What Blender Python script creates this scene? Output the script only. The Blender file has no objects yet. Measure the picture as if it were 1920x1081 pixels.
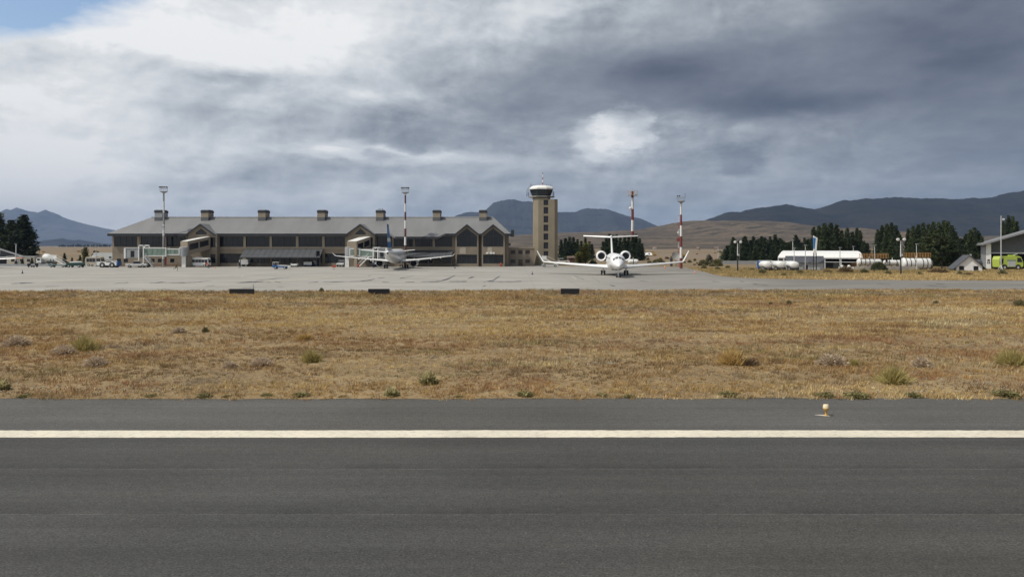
import bpy, math, random
import numpy as np
from mathutils import Vector, Matrix

# ------------------------------------------------------------------ camera, sky, sun, exposure
scene = bpy.context.scene
COL = scene.collection
FPX, HOR, EYE = 1500.0, 460.0, 5.5            # focal length in photo pixels, horizon row, eye height (m)

cam = bpy.data.cameras.new('camera')
cam.sensor_width = 36.0
cam.lens = FPX / 1920.0 * 36.0
cam.shift_y = -(540.5 - HOR) / 1920.0
cam.clip_start = 0.2
cam.clip_end = 60000.0
camo = bpy.data.objects.new('camera', cam)
camo.location = (0, 0, EYE)
camo.rotation_euler = (math.radians(90), 0, 0)
COL.objects.link(camo)
scene.camera = camo

SUN_DIR = Vector((-0.50, -0.22, 0.84)).normalized()     # towards the sun
SUN_EL = math.asin(SUN_DIR.z)
SUN_AZ = math.atan2(SUN_DIR.x, SUN_DIR.y)

def ramp_srgb(c):
    return tuple(((x / 255.0) / 12.92 if x <= 10 else (((x / 255.0) + 0.055) / 1.055) ** 2.4) for x in c) + (1.0,)

world = bpy.data.worlds.new('World')
scene.world = world
world.use_nodes = True
WN = world.node_tree
for n in list(WN.nodes):
    WN.nodes.remove(n)

def build_sky():
    N, Lk = WN.nodes, WN.links
    def math_(op, a, b=None, c=None):
        n = N.new('ShaderNodeMath'); n.operation = op
        for i, s in enumerate((a, b, c)):
            if s is None: continue
            if isinstance(s, (int, float)): n.inputs[i].default_value = s
            else: Lk.new(s, n.inputs[i])
        return n.outputs[0]
    out = N.new('ShaderNodeOutputWorld'); bg = N.new('ShaderNodeBackground')
    bg.inputs['Strength'].default_value = 1.0
    Lk.new(bg.outputs[0], out.inputs[0])
    tc = N.new('ShaderNodeTexCoord')
    sep = N.new('ShaderNodeSeparateXYZ'); Lk.new(tc.outputs['Generated'], sep.inputs[0])
    x, y, z = sep.outputs
    az = math_('ARCTAN2', x, y)
    el = math_('ARCSINE', z)
    # cloud sheet: direction projected on a layer overhead gives the perspective of the cloud streaks
    den = math_('ADD', math_('MAXIMUM', z, 0.0), 0.11)
    cx, cy = math_('DIVIDE', x, den), math_('DIVIDE', y, den)
    cp = N.new('ShaderNodeCombineXYZ'); Lk.new(cx, cp.inputs[0]); Lk.new(cy, cp.inputs[1])
    def noise(vec, scale, detail, rough, w=0.0, dist=0.0):
        n = N.new('ShaderNodeTexNoise'); n.noise_dimensions = '4D'
        Lk.new(vec, n.inputs['Vector'])
        n.inputs['W'].default_value = w
        n.inputs['Scale'].default_value = scale; n.inputs['Detail'].default_value = detail
        n.inputs['Roughness'].default_value = rough; n.inputs['Distortion'].default_value = dist
        return n
    ang = N.new('ShaderNodeCombineXYZ'); Lk.new(az, ang.inputs[0]); Lk.new(math_('MULTIPLY', el, 2.4), ang.inputs[1])
    wn = noise(ang.outputs[0], 5.5, 6, 0.58, 3.1)
    ws = N.new('ShaderNodeSeparateColor'); Lk.new(wn.outputs['Color'], ws.inputs[0])
    azw = math_('ADD', az, math_('MULTIPLY', math_('SUBTRACT', ws.outputs[0], 0.5), 0.21))
    elw = math_('ADD', el, math_('MULTIPLY', math_('SUBTRACT', ws.outputs[1], 0.5), 0.085))
    wv = N.new('ShaderNodeCombineXYZ'); Lk.new(azw, wv.inputs[0]); Lk.new(elw, wv.inputs[1])
    ws2 = noise(ang.outputs[0], 13.0, 7, 0.62, 8.4)
    wc2 = N.new('ShaderNodeSeparateColor'); Lk.new(ws2.outputs['Color'], wc2.inputs[0])
    azs = math_('ADD', az, math_('MULTIPLY', math_('SUBTRACT', wc2.outputs[0], 0.5), 0.045))
    els = math_('ADD', el, math_('MULTIPLY', math_('SUBTRACT', wc2.outputs[1], 0.5), 0.034))
    wv2 = N.new('ShaderNodeCombineXYZ'); Lk.new(azs, wv2.inputs[0]); Lk.new(els, wv2.inputs[1])
    def cloud(px, py, rx, ry, small=False):
        mp = N.new('ShaderNodeMapping'); mp.vector_type = 'TEXTURE'
        mp.inputs['Location'].default_value = (math.atan((px - 960) / FPX), math.atan((HOR - py) / math.hypot(FPX, px - 960)), 0)
        mp.inputs['Scale'].default_value = (rx / FPX, ry / FPX, 1)
        Lk.new((wv2 if small else wv).outputs[0], mp.inputs['Vector'])
        g = N.new('ShaderNodeTexGradient'); g.gradient_type = 'QUADRATIC_SPHERE' if not small else 'SPHERICAL'
        Lk.new(mp.outputs[0], g.inputs[0])
        return g.outputs['Fac']
    lum = math_('ADD', math_('MULTIPLY', math_('SINE', az), -0.50), 0.60)
    CL = [(420, 75, 700, 165, .39), (760, 20, 520, 150, .15), (120, 290, 420, 280, .20), (70, 98, 260, 70, -.30),
          (440, 138, 460, 60, -.40), (690, 168, 260, 34, .22), (420, 205, 430, 60, -.16), (770, 250, 330, 70, -.20),
          (740, 293, 420, 22, .30), (470, 325, 460, 50, -.12), (900, 170, 240, 130, -.12), (1230, 140, 640, 160, -.38),
          (1460, 200, 430, 66, -.26), (1830, 90, 360, 220, -.26), (1390, 20, 340, 90, .10), (1010, 10, 360, 90, .13),
          (1420, 245, 330, 55, .20), (1250, 320, 480, 100, .10), (1840, 330, 300, 70, .06), (300, 400, 800, 90, .10),
          (1700, 260, 260, 60, .06), (620, 390, 500, 60, -.02)]
    for px, py, rx, ry, w in CL:
        lum = math_('MULTIPLY_ADD', cloud(px, py, rx, ry), w, lum)
    puff = noise(ang.outputs[0], 17.0, 8, 0.60, 2.2)
    pn = math_('SUBTRACT', puff.outputs['Fac'], 0.5)
    def soft(v, a, b):
        n = N.new('ShaderNodeMapRange'); n.interpolation_type = 'SMOOTHSTEP'
        Lk.new(v, n.inputs[0]); n.inputs[1].default_value = a; n.inputs[2].default_value = b
        return n.outputs[0]
    # single puffs: a soft body whose border is eaten away by fine noise
    for px, py, rx, ry, w, nz, hard in [(1140, 262, 122, 84, .17, 1.6, .7), (1168, 240, 80, 64, .20, 1.9, .30), (1122, 258, 76, 60, .11, 1.9, .4), (1130, 280, 90, 36, .05, 1.6, .6), (1390, 298, 74, 42, -.18, 2.0, .6), (1572, 238, 76, 34, .07, 1.6, .7), (1300, 226, 120, 26, .10, 1.6, .5), (625, 286, 90, 15, .16, 1.5, .5), (490, 205, 70, 30, .07, 1.5, .5), (800, 300, 200, 16, .10, 1.5, .6)]:
        cc = cloud(px, py, rx, ry, True)          # the heart of a puff stays whole, only its rim is ragged
        v = math_('MULTIPLY', cc, math_('MULTIPLY_ADD', math_('MULTIPLY', pn, math_('SUBTRACT', 1.0, cc)), nz * 3.2, 1.0))
        lum = math_('MULTIPLY_ADD', soft(v, 0.12, 0.12 + hard), w, lum)
    n1 = noise(cp.outputs[0], 0.75, 8, 0.60, 1.7, 0.35)
    n2 = noise(cp.outputs[0], 2.6, 7, 0.58, 5.2, 0.2)
    lum = math_('MULTIPLY_ADD', math_('SUBTRACT', n1.outputs['Fac'], 0.5), 0.26, lum)
    lum = math_('MULTIPLY_ADD', math_('SUBTRACT', n2.outputs['Fac'], 0.5), 0.24, lum)
    # billows: light catches the upper left flank of each lump
    # the thick dark cloud deck is smoother than the thin bright cloud
    calm = math_('ADD', math_('MULTIPLY', soft(lum, .30, .62), .65), .35)
    ang2 = N.new('ShaderNodeCombineXYZ'); Lk.new(az, ang2.inputs[0]); Lk.new(math_('MULTIPLY', el, 1.75), ang2.inputs[1])
    def shifted(dx, dy):
        v = N.new('ShaderNodeVectorMath'); v.operation = 'ADD'; Lk.new(ang2.outputs[0], v.inputs[0]); v.inputs[1].default_value = (dx, dy, 0); return v.outputs[0]
    for sc, det, ro, w, d, amp, seed in ((4.6, 9, .57, .35, .030, 1.0, 4.0), (11.0, 8, .58, .3, .012, .75, 7.0)):
        a = noise(ang2.outputs[0], sc, det, ro, seed, w); b = noise(shifted(d * .6, -d), sc, det, ro, seed, w)
        lum = math_('MULTIPLY_ADD', math_('MULTIPLY', math_('SUBTRACT', a.outputs['Fac'], b.outputs['Fac']), calm), -amp, lum)
        lum = math_('MULTIPLY_ADD', math_('MULTIPLY', math_('SUBTRACT', soft(a.outputs['Fac'], .38, .64), .5), calm), .13 if sc < 6 else .06, lum)
    cr = N.new('ShaderNodeValToRGB'); cr.color_ramp.interpolation = 'B_SPLINE'
    stops = [(0.0, (72, 80, 97)), (0.22, (101, 108, 123)), (0.46, (149, 156, 165)), (0.70, (201, 207, 213)), (0.92, (241, 243, 244)), (1.0, (250, 250, 250))]
    e = cr.color_ramp.elements
    while len(e) < len(stops): e.new(0.5)
    for i, (p, c) in enumerate(stops):
        e[i].position = p; e[i].color = ramp_srgb(c)
    Lk.new(lum, cr.inputs[0])
    sky = N.new('ShaderNodeTexSky'); sky.sky_type = 'NISHITA'; sky.sun_disc = False
    sky.sun_elevation = SUN_EL; sky.sun_rotation = SUN_AZ
    sk = N.new('ShaderNodeVectorMath'); sk.operation = 'SCALE'; sk.inputs['Scale'].default_value = 0.15
    Lk.new(sky.outputs[0], sk.inputs[0])
    # a hole in the cloud where the blue shows
    gap = math_('MULTIPLY', cloud(-30, -35, 330, 120), 5.0)
    n3 = noise(cp.outputs[0], 1.6, 6, 0.55, 9.0)
    gap = math_('ADD', gap, math_('MULTIPLY', math_('SUBTRACT', n3.outputs['Fac'], 0.5), 0.9))
    gapc = N.new('ShaderNodeClamp'); Lk.new(math_('SUBTRACT', gap, 0.45), gapc.inputs[0])
    mx = N.new('ShaderNodeMixRGB'); Lk.new(gapc.outputs[0], mx.inputs[0])
    Lk.new(cr.outputs[0], mx.inputs[1]); Lk.new(sk.outputs[0], mx.inputs[2])
    Lk.new(mx.outputs[0], bg.inputs['Color'])
build_sky()

sun = bpy.data.lights.new('sun', 'SUN')
sun.energy = 3.0
sun.angle = math.radians(2.0)
sun.color = (1.0, 0.95, 0.86)
suno = bpy.data.objects.new('sun', sun)
suno.rotation_euler = (-SUN_DIR).to_track_quat('-Z', 'Y').to_euler()
suno.location = (-60, -30, 100)
COL.objects.link(suno)

scene.view_settings.view_transform = 'Standard'
scene.view_settings.look = 'None'
scene.view_settings.exposure = 0.0
scene.view_settings.gamma = 1.0
scene.view_settings.use_curve_mapping = False
scene.render.engine = 'CYCLES'
scene.cycles.max_bounces = 5
scene.cycles.diffuse_bounces = 2
scene.cycles.glossy_bounces = 2
scene.cycles.transmission_bounces = 3
scene.cycles.transparent_max_bounces = 6
scene.cycles.volume_bounces = 0
scene.cycles.use_denoising = True

# ------------------------------------------------------------------ helpers
def X(px, D): return (px - 960.0) * D / FPX
def Z(py, D): return EYE - (py - HOR) * D / FPX
def GD(py): return EYE * FPX / (py - HOR)          # distance of a ground point seen on row py

class MB:
    def __init__(s): s.v = []; s.f = []
    def quad(s, *p):
        n = len(s.v); s.v += [tuple(q) for q in p]; s.f.append(tuple(range(n, n + len(p)))); return s
    def box(s, x0, x1, y0, y1, z0, z1):
        n = len(s.v)
        s.v += [(x0, y0, z0), (x1, y0, z0), (x1, y1, z0), (x0, y1, z0), (x0, y0, z1), (x1, y0, z1), (x1, y1, z1), (x0, y1, z1)]
        s.f += [tuple(n + i for i in q) for q in ((0, 3, 2, 1), (4, 5, 6, 7), (0, 1, 5, 4), (1, 2, 6, 5), (2, 3, 7, 6), (3, 0, 4, 7))]
        return s
    def prism(s, pts, a, b, axis='y'):
        """polygon extruded from a to b; pts are xz (axis y), xy (axis z) or yz (axis x)"""
        n = len(s.v); k = len(pts)
        def P(p, t):
            return {'y': (p[0], t, p[1]), 'z': (p[0], p[1], t), 'x': (t, p[0], p[1])}[axis]
        s.v += [P(p, a) for p in pts] + [P(p, b) for p in pts]
        s.f.append(tuple(range(n, n + k))); s.f.append(tuple(range(n + 2 * k - 1, n + k - 1, -1)))
        for i in range(k):
            j = (i + 1) % k
            s.f.append((n + j, n + i, n + k + i, n + k + j))
        return s
    def loft(s, rings, cap=True):
        n = len(s.v); k = len(rings[0])
        for r in rings: s.v += [tuple(p) for p in r]
        for a in range(len(rings) - 1):
            for i in range(k):
                j = (i + 1) % k
                s.f.append((n + a * k + i, n + a * k + j, n + (a + 1) * k + j, n + (a + 1) * k + i))
        if cap:
            s.f.append(tuple(range(n + k - 1, n - 1, -1)))
            m = n + (len(rings) - 1) * k
            s.f.append(tuple(range(m, m + k)))
        return s
    def tube(s, p0, p1, r0, r1=None, n=8, cap=True):
        r1 = r0 if r1 is None else r1
        p0, p1 = Vector(p0), Vector(p1); d = (p1 - p0).normalized()
        a = d.orthogonal().normalized(); b = d.cross(a)
        ring = lambda p, r: [p + a * (math.cos(2 * math.pi * i / n) * r) + b * (math.sin(2 * math.pi * i / n) * r) for i in range(n)]
        return s.loft([ring(p0, r0), ring(p1, r1)], cap)
    def path(s, pts, r, n=6):
        for a, b in zip(pts[:-1], pts[1:]): s.tube(a, b, r, r, n)
        return s
    def lathe(s, prof, c=(0, 0, 0), n=16, axis='z'):
        rings = []
        for r, h in prof:
            ring = []
            for i in range(n):
                a = 2 * math.pi * i / n
                u, w = math.cos(a) * r, math.sin(a) * r
                ring.append({'z': (c[0] + u, c[1] + w, c[2] + h), 'x': (c[0] + h, c[1] + u, c[2] + w), 'y': (c[0] - u, c[1] + h, c[2] + w)}[axis])
            rings.append(ring)
        return s.loft(rings)
    def beam(s, p0, p1, w, h):
        """rectangular bar between two points"""
        p0, p1 = Vector(p0), Vector(p1); d = (p1 - p0).normalized()
        up = Vector((0, 0, 1)) if abs(d.z) < 0.95 else Vector((0, 1, 0))
        a = d.cross(up).normalized() * (w / 2); b = a.cross(d).normalized() * (h / 2)
        return s.loft([[p + a + b, p - a + b, p - a - b, p + a - b] for p in (p0, p1)])
    def build(s, name, m, parent=None, smooth=False, loc=(0, 0, 0), rz=0.0):
        me = bpy.data.meshes.new(name)
        me.from_pydata(s.v, [], s.f); me.validate(); me.update()
        import bmesh
        bm = bmesh.new(); bm.from_mesh(me); bmesh.ops.recalc_face_normals(bm, faces=bm.faces); bm.to_mesh(me); bm.free()
        return link(name, me, m, parent, smooth, loc, rz)

def link(name, me, m, parent=None, smooth=False, loc=(0, 0, 0), rz=0.0):
    if m is not None: me.materials.append(m)
    if smooth:
        me.polygons.foreach_set('use_smooth', [True] * len(me.polygons))
        try: me.set_sharp_from_angle(angle=math.radians(40))
        except Exception: pass
    o = bpy.data.objects.new(name, me)
    o.location = loc; o.rotation_euler = (0, 0, rz)
    COL.objects.link(o); o.parent = parent
    return o

def fast_mesh(name, V, F, k, color=None):
    """numpy triangles or quads; color: one rgb per face, stored per corner"""
    me = bpy.data.meshes.new(name)
    nv, nf = len(V), len(F)
    me.vertices.add(nv); me.vertices.foreach_set('co', np.ascontiguousarray(V, dtype=np.float32).ravel())
    me.loops.add(nf * k); me.loops.foreach_set('vertex_index', np.ascontiguousarray(F, dtype=np.int32).ravel())
    me.polygons.add(nf); me.polygons.foreach_set('loop_start', np.arange(0, nf * k, k, dtype=np.int32))
    me.update(calc_edges=True)
    if color is not None:
        ca = me.color_attributes.new('tint', 'FLOAT_COLOR', 'CORNER')
        c4 = np.ones((nf, k, 4), dtype=np.float32); c4[:, :, :3] = color[:, None, :]
        ca.data.foreach_set('color', c4.ravel())
    return me

def tag(o, label, cat, group=None):
    o['label'] = label; o['category'] = cat
    if group: o['group'] = group
    return o
def structure(o): o['kind'] = 'structure'; return o
def thing(name, label, cat, loc=(0, 0, 0), rz=0.0, group=None, scale=None):
    o = bpy.data.objects.new(name, None); o.empty_display_size = 0.5
    COL.objects.link(o); o.location = loc; o.rotation_euler = (0, 0, rz)
    if scale: o.scale = scale
    return tag(o, label, cat, group)
def copy_tree(o, parent=None):
    c = o.copy(); COL.objects.link(c); c.parent = parent
    for ch in list(o.children): copy_tree(ch, c)
    return c

# ------------------------------------------------------------------ materials
def mat(name, color, rough=0.6, var=0.10, vscale=1.5, metal=0.0, spec=0.4, bump=0.0, bscale=20.0, coord='Object'):
    m = bpy.data.materials.new(name); m.use_nodes = True
    nt = m.node_tree; b = nt.nodes['Principled BSDF']
    b.inputs['Roughness'].default_value = rough; b.inputs['Metallic'].default_value = metal
    b.inputs['Specular IOR Level'].default_value = spec
    tc = nt.nodes.new('ShaderNodeTexCoord')
    n = nt.nodes.new('ShaderNodeTexNoise'); n.inputs['Scale'].default_value = vscale; n.inputs['Detail'].default_value = 5
    nt.links.new(tc.outputs[coord], n.inputs['Vector'])
    mx = nt.nodes.new('ShaderNodeMixRGB')
    mx.inputs[1].default_value = tuple(c * (1 - var) for c in color) + (1,)
    mx.inputs[2].default_value = tuple(min(1, c * (1 + var)) for c in color) + (1,)
    rp = nt.nodes.new('ShaderNodeMapRange'); rp.inputs[1].default_value = 0.3; rp.inputs[2].default_value = 0.7
    nt.links.new(n.outputs['Fac'], rp.inputs[0]); nt.links.new(rp.outputs[0], mx.inputs[0])
    nt.links.new(mx.outputs[0], b.inputs['Base Color'])
    if bump:
        n2 = nt.nodes.new('ShaderNodeTexNoise'); n2.inputs['Scale'].default_value = bscale; n2.inputs['Detail'].default_value = 4
        nt.links.new(tc.outputs[coord], n2.inputs['Vector'])
        bp = nt.nodes.new('ShaderNodeBump'); bp.inputs['Strength'].default_value = bump; bp.inputs['Distance'].default_value = 0.02
        nt.links.new(n2.outputs['Fac'], bp.inputs['Height']); nt.links.new(bp.outputs[0], b.inputs['Normal'])
    return m

def bands_mat(name, ca, cb, length, offset=0.0, axis=2):
    """paint in alternating rings along the local axis"""
    m = mat(name, ca, 0.5, 0.05)
    nt = m.node_tree; b = nt.nodes['Principled BSDF']
    tc = nt.nodes.new('ShaderNodeTexCoord'); sp = nt.nodes.new('ShaderNodeSeparateXYZ')
    nt.links.new(tc.outputs['Object'], sp.inputs[0])
    def M(op, a, v):
        k = nt.nodes.new('ShaderNodeMath'); k.operation = op; nt.links.new(a, k.inputs[0]); k.inputs[1].default_value = v; return k.outputs[0]
    t = M('GREATER_THAN', M('FRACT', M('DIVIDE', M('ADD', sp.outputs[axis], offset + 100 * length), 2 * length), 0), 0.5)
    mx = nt.nodes.new('ShaderNodeMixRGB'); nt.links.new(t, mx.inputs[0])
    mx.inputs[1].default_value = ca + (1,); mx.inputs[2].default_value = cb + (1,)
    nt.links.new(mx.outputs[0], b.inputs['Base Color'])
    return m

def tint_mat(name, rough=0.8, transl=0.25, vary=0.0):
    m = bpy.data.materials.new(name); m.use_nodes = True
    nt = m.node_tree; b = nt.nodes['Principled BSDF']; out = nt.nodes['Material Output']
    b.inputs['Roughness'].default_value = rough; b.inputs['Specular IOR Level'].default_value = 0.15
    at = nt.nodes.new('ShaderNodeAttribute'); at.attribute_name = 'tint'
    col = at.outputs['Color']
    if vary:      # every tree has its own green
        oi = nt.nodes.new('ShaderNodeObjectInfo'); mx = nt.nodes.new('ShaderNodeMixRGB'); mx.inputs[1].default_value = (0.75, 0.78, 0.85, 1); mx.inputs[2].default_value = (1 + vary, 1 + vary * .85, 1 + vary * .3, 1)
        nt.links.new(oi.outputs['Random'], mx.inputs[0])
        ml = nt.nodes.new('ShaderNodeMixRGB'); ml.blend_type = 'MULTIPLY'; ml.inputs[0].default_value = 1
        nt.links.new(col, ml.inputs[1]); nt.links.new(mx.outputs[0], ml.inputs[2]); col = ml.outputs[0]
    nt.links.new(col, b.inputs['Base Color'])
    tr = nt.nodes.new('ShaderNodeBsdfTranslucent'); nt.links.new(col, tr.inputs[0])
    ms = nt.nodes.new('ShaderNodeMixShader'); ms.inputs[0].default_value = transl
    nt.links.new(b.outputs[0], ms.inputs[1]); nt.links.new(tr.outputs[0], ms.inputs[2]); nt.links.new(ms.outputs[0], out.inputs[0])
    return m

M = {}
M['tan'] = mat('tan_render', (0.258, 0.215, 0.163), 0.85, 0.11, 0.5, bump=0.15)
M['tan_light'] = mat('tan_panel', (0.33, 0.28, 0.21), 0.85, 0.08, 0.6)
M['tower_tan'] = mat('tower_render', (0.285, 0.245, 0.175), 0.85, 0.10, 0.35, bump=0.15)
M['fascia'] = mat('dark_fascia', (0.03, 0.034, 0.042), 0.6, 0.15)
M['glass'] = mat('tinted_glass', (0.012, 0.016, 0.021), 0.12, 0.25, 0.35, spec=0.45)
M['cab_glass'] = mat('blue_cab_glass', (0.012, 0.022, 0.032), 0.12, 0.2, 0.5, spec=0.5)
M['glass_small'] = mat('small_pane_glass', (0.03, 0.03, 0.04), 0.2, 0.25, 2.0, spec=0.4)
M['frame_dark'] = mat('dark_frame', (0.045, 0.047, 0.05), 0.5)
M['awning'] = mat('awning_sheet', (0.075, 0.08, 0.086), 0.7, 0.12, 0.6)
M['white'] = mat('white_paint', (0.78, 0.78, 0.75), 0.45, 0.04)
M['aircraft_white'] = mat('aircraft_paint', (0.82, 0.82, 0.81), 0.25, 0.02, 0.4, spec=0.5)
M['grey'] = mat('grey_paint', (0.33, 0.34, 0.35), 0.55, 0.1)
M['light_grey'] = mat('light_grey_metal', (0.52, 0.53, 0.53), 0.5, 0.1)
M['dark'] = mat('dark_rubber', (0.022, 0.022, 0.024), 0.75, 0.2)
M['black'] = mat('black_sheet', (0.012, 0.013, 0.016), 0.6, 0.2)
M['steel'] = mat('bare_steel', (0.45, 0.45, 0.45), 0.35, 0.1, metal=0.8)
M['green_glass'] = mat('green_bridge_glass', (0.20, 0.27, 0.23), 0.25, 0.22, 1.2, spec=0.4)
M['blue'] = mat('blue_paint', (0.03, 0.12, 0.34), 0.45, 0.08)
M['fin_blue'] = mat('fin_blue_paint', (0.035, 0.17, 0.42), 0.35, 0.05)
M['red'] = mat('red_paint', (0.42, 0.06, 0.035), 0.5, 0.1)
M['orange'] = mat('orange_paint', (0.75, 0.20, 0.05), 0.5, 0.08)
M['lime'] = mat('lime_paint', (0.46, 0.57, 0.10), 0.4, 0.04)
M['teal'] = mat('teal_paint', (0.03, 0.11, 0.12), 0.5, 0.15)
M['dark_green'] = mat('dark_green_paint', (0.02, 0.06, 0.05), 0.5, 0.15)
M['cream'] = mat('cream_panel', (0.46, 0.42, 0.34), 0.7, 0.08)
M['yellow'] = mat('yellow_housing', (0.66, 0.36, 0.06), 0.45, 0.08)
M['lens'] = mat('pale_lens_cap', (0.86, 0.72, 0.46), 0.3, 0.05)
M['concrete'] = mat('plain_concrete', (0.36, 0.34, 0.31), 0.85, 0.12, 2.0)
M['walkway_orange'] = mat('orange_railing_paint', (0.45, 0.25, 0.09), 0.6, 0.2)
M['shed_roof'] = mat('dark_shed_roof', (0.075, 0.08, 0.09), 0.6, 0.1)
M['bark'] = mat('bark', (0.06, 0.045, 0.035), 0.9, 0.3, 3.0)
M['foliage'] = tint_mat('conifer_foliage', 0.8, 0.15, 0.55)
M['straw'] = tint_mat('dry_stalks', 0.8, 0.3)
M['mast_redwhite'] = bands_mat('mast_red_white', (0.18, 0.042, 0.036), (0.78, 0.77, 0.74), 2.55)
M['mast_greywhite'] = bands_mat('mast_grey_white', (0.30, 0.29, 0.29), (0.66, 0.66, 0.65), 3.0, 1.0)
M['mast_brownwhite'] = bands_mat('mast_brown_white', (0.13, 0.06, 0.055), (0.72, 0.71, 0.69), 2.15, 0.9)
M['pole_blackwhite'] = bands_mat('pole_black_white', (0.03, 0.03, 0.03), (0.62, 0.62, 0.61), 3.4)
M['antenna_bands'] = bands_mat('antenna_bands', (0.30, 0.08, 0.07), (0.8, 0.8, 0.8), 0.75)

def roof_material():
    m = mat('grey_metal_roof', (0.19, 0.19, 0.192), 0.6, 0.09, 0.12, spec=0.4)
    nt = m.node_tree; b = nt.nodes['Principled BSDF']
    tc = nt.nodes.new('ShaderNodeTexCoord'); mp = nt.nodes.new('ShaderNodeMapping'); mp.inputs['Scale'].default_value = (0.5, 0.10, 0.10)
    nt.links.new(tc.outputs['Object'], mp.inputs[0])
    n = nt.nodes.new('ShaderNodeTexNoise'); n.inputs['Scale'].default_value = 1.0; n.inputs['Detail'].default_value = 4
    nt.links.new(mp.outputs[0], n.inputs[0])
    tone_out = b.inputs['Base Color'].links[0].from_socket
    mx = nt.nodes.new('ShaderNodeMixRGB'); mx.blend_type = 'MULTIPLY'; mx.inputs[0].default_value = 1
    rp = nt.nodes.new('ShaderNodeMapRange'); rp.inputs[1].default_value = 0.3; rp.inputs[2].default_value = 0.7; rp.inputs[3].default_value = 0.93; rp.inputs[4].default_value = 1.06
    nt.links.new(n.outputs['Fac'], rp.inputs[0]); nt.links.new(tone_out, mx.inputs[1]); nt.links.new(rp.outputs[0], mx.inputs[2])
    nt.links.new(mx.outputs[0], b.inputs['Base Color'])
    return m
M['roof'] = roof_material()

# value noise in numpy, for where things grow
def vnoise(x, y, seed=0):
    xi, yi = np.floor(x).astype(np.int64), np.floor(y).astype(np.int64)
    xf, yf = x - xi, y - yi
    def h(a, b):
        n = (a * 374761393 + b * 668265263 + seed * 1274126177) & 0x7fffffff
        n = ((n ^ (n >> 13)) * 1274126177) & 0x7fffffff
        return ((n ^ (n >> 16)) & 0xffff) / 65535.0
    u, v = xf * xf * (3 - 2 * xf), yf * yf * (3 - 2 * yf)
    return (h(xi, yi) * (1 - u) + h(xi + 1, yi) * u) * (1 - v) + (h(xi, yi + 1) * (1 - u) + h(xi + 1, yi + 1) * u) * v
def fbm(x, y, seed=0, octv=4):
    x = np.asarray(x, dtype=np.float64); y = np.asarray(y, dtype=np.float64)
    s, a, t = 0, 1.0, 0
    for i in range(octv):
        s = s + a * vnoise(x, y, seed + i * 17); t += a; a *= 0.5; x = x * 2.03 + 11.3; y = y * 2.03 + 5.7
    return s / t

# ------------------------------------------------------------------ ground, runway, apron, hills, haze
class NT:
    """small helper for writing a node material"""
    def __init__(s, name):
        s.m = bpy.data.materials.new(name); s.m.use_nodes = True
        s.nt = s.m.node_tree; s.b = s.nt.nodes['Principled BSDF']
        s.tc = s.nt.nodes.new('ShaderNodeTexCoord')
        sp = s.nt.nodes.new('ShaderNodeSeparateXYZ'); s.nt.links.new(s.tc.outputs['Object'], sp.inputs[0])
        s.x, s.y, s.z = sp.outputs
    def set(s, sock, v):
        if isinstance(v, (int, float)): sock.default_value = v
        elif isinstance(v, tuple): sock.default_value = v if len(v) != 3 or sock.type == 'VECTOR' else v + (1,)
        else: s.nt.links.new(v, sock)
    def math(s, op, a, b=None, c=None):
        n = s.nt.nodes.new('ShaderNodeMath'); n.operation = op
        for i, q in enumerate((a, b, c)):
            if q is not None: s.set(n.inputs[i], q)
        return n.outputs[0]
    def noise(s, scale, detail=4, rough=0.55, stretch=(1, 1, 1), off=(0, 0, 0)):
        mp = s.nt.nodes.new('ShaderNodeMapping'); mp.inputs['Scale'].default_value = stretch; mp.inputs['Location'].default_value = off
        s.nt.links.new(s.tc.outputs['Object'], mp.inputs[0])
        n = s.nt.nodes.new('ShaderNodeTexNoise'); n.inputs['Scale'].default_value = scale
        n.inputs['Detail'].default_value = detail; n.inputs['Roughness'].default_value = rough
        s.nt.links.new(mp.outputs[0], n.inputs[0]); return n.outputs['Fac']
    def rng(s, v, a, b, c=0.0, d=1.0):
        n = s.nt.nodes.new('ShaderNodeMapRange'); s.set(n.inputs[0], v)
        for i, q in enumerate((a, b, c, d)): n.inputs[i + 1].default_value = q
        return n.outputs[0]
    def mix(s, f, a, b, mode='MIX'):
        n = s.nt.nodes.new('ShaderNodeMixRGB'); n.blend_type = mode
        s.set(n.inputs[0], f); s.set(n.inputs[1], a); s.set(n.inputs[2], b); return n.outputs[0]
    def bump(s, h, strength, dist=0.02):
        n = s.nt.nodes.new('ShaderNodeBump'); n.inputs['Strength'].default_value = strength; n.inputs['Distance'].default_value = dist
        s.set(n.inputs['Height'], h); s.nt.links.new(n.outputs[0], s.b.inputs['Normal'])
    def done(s, col, rough=0.9, spec=0.25):
        s.set(s.b.inputs['Base Color'], col); s.set(s.b.inputs['Roughness'], rough); s.b.inputs['Specular IOR Level'].default_value = spec
        return s.m

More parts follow.
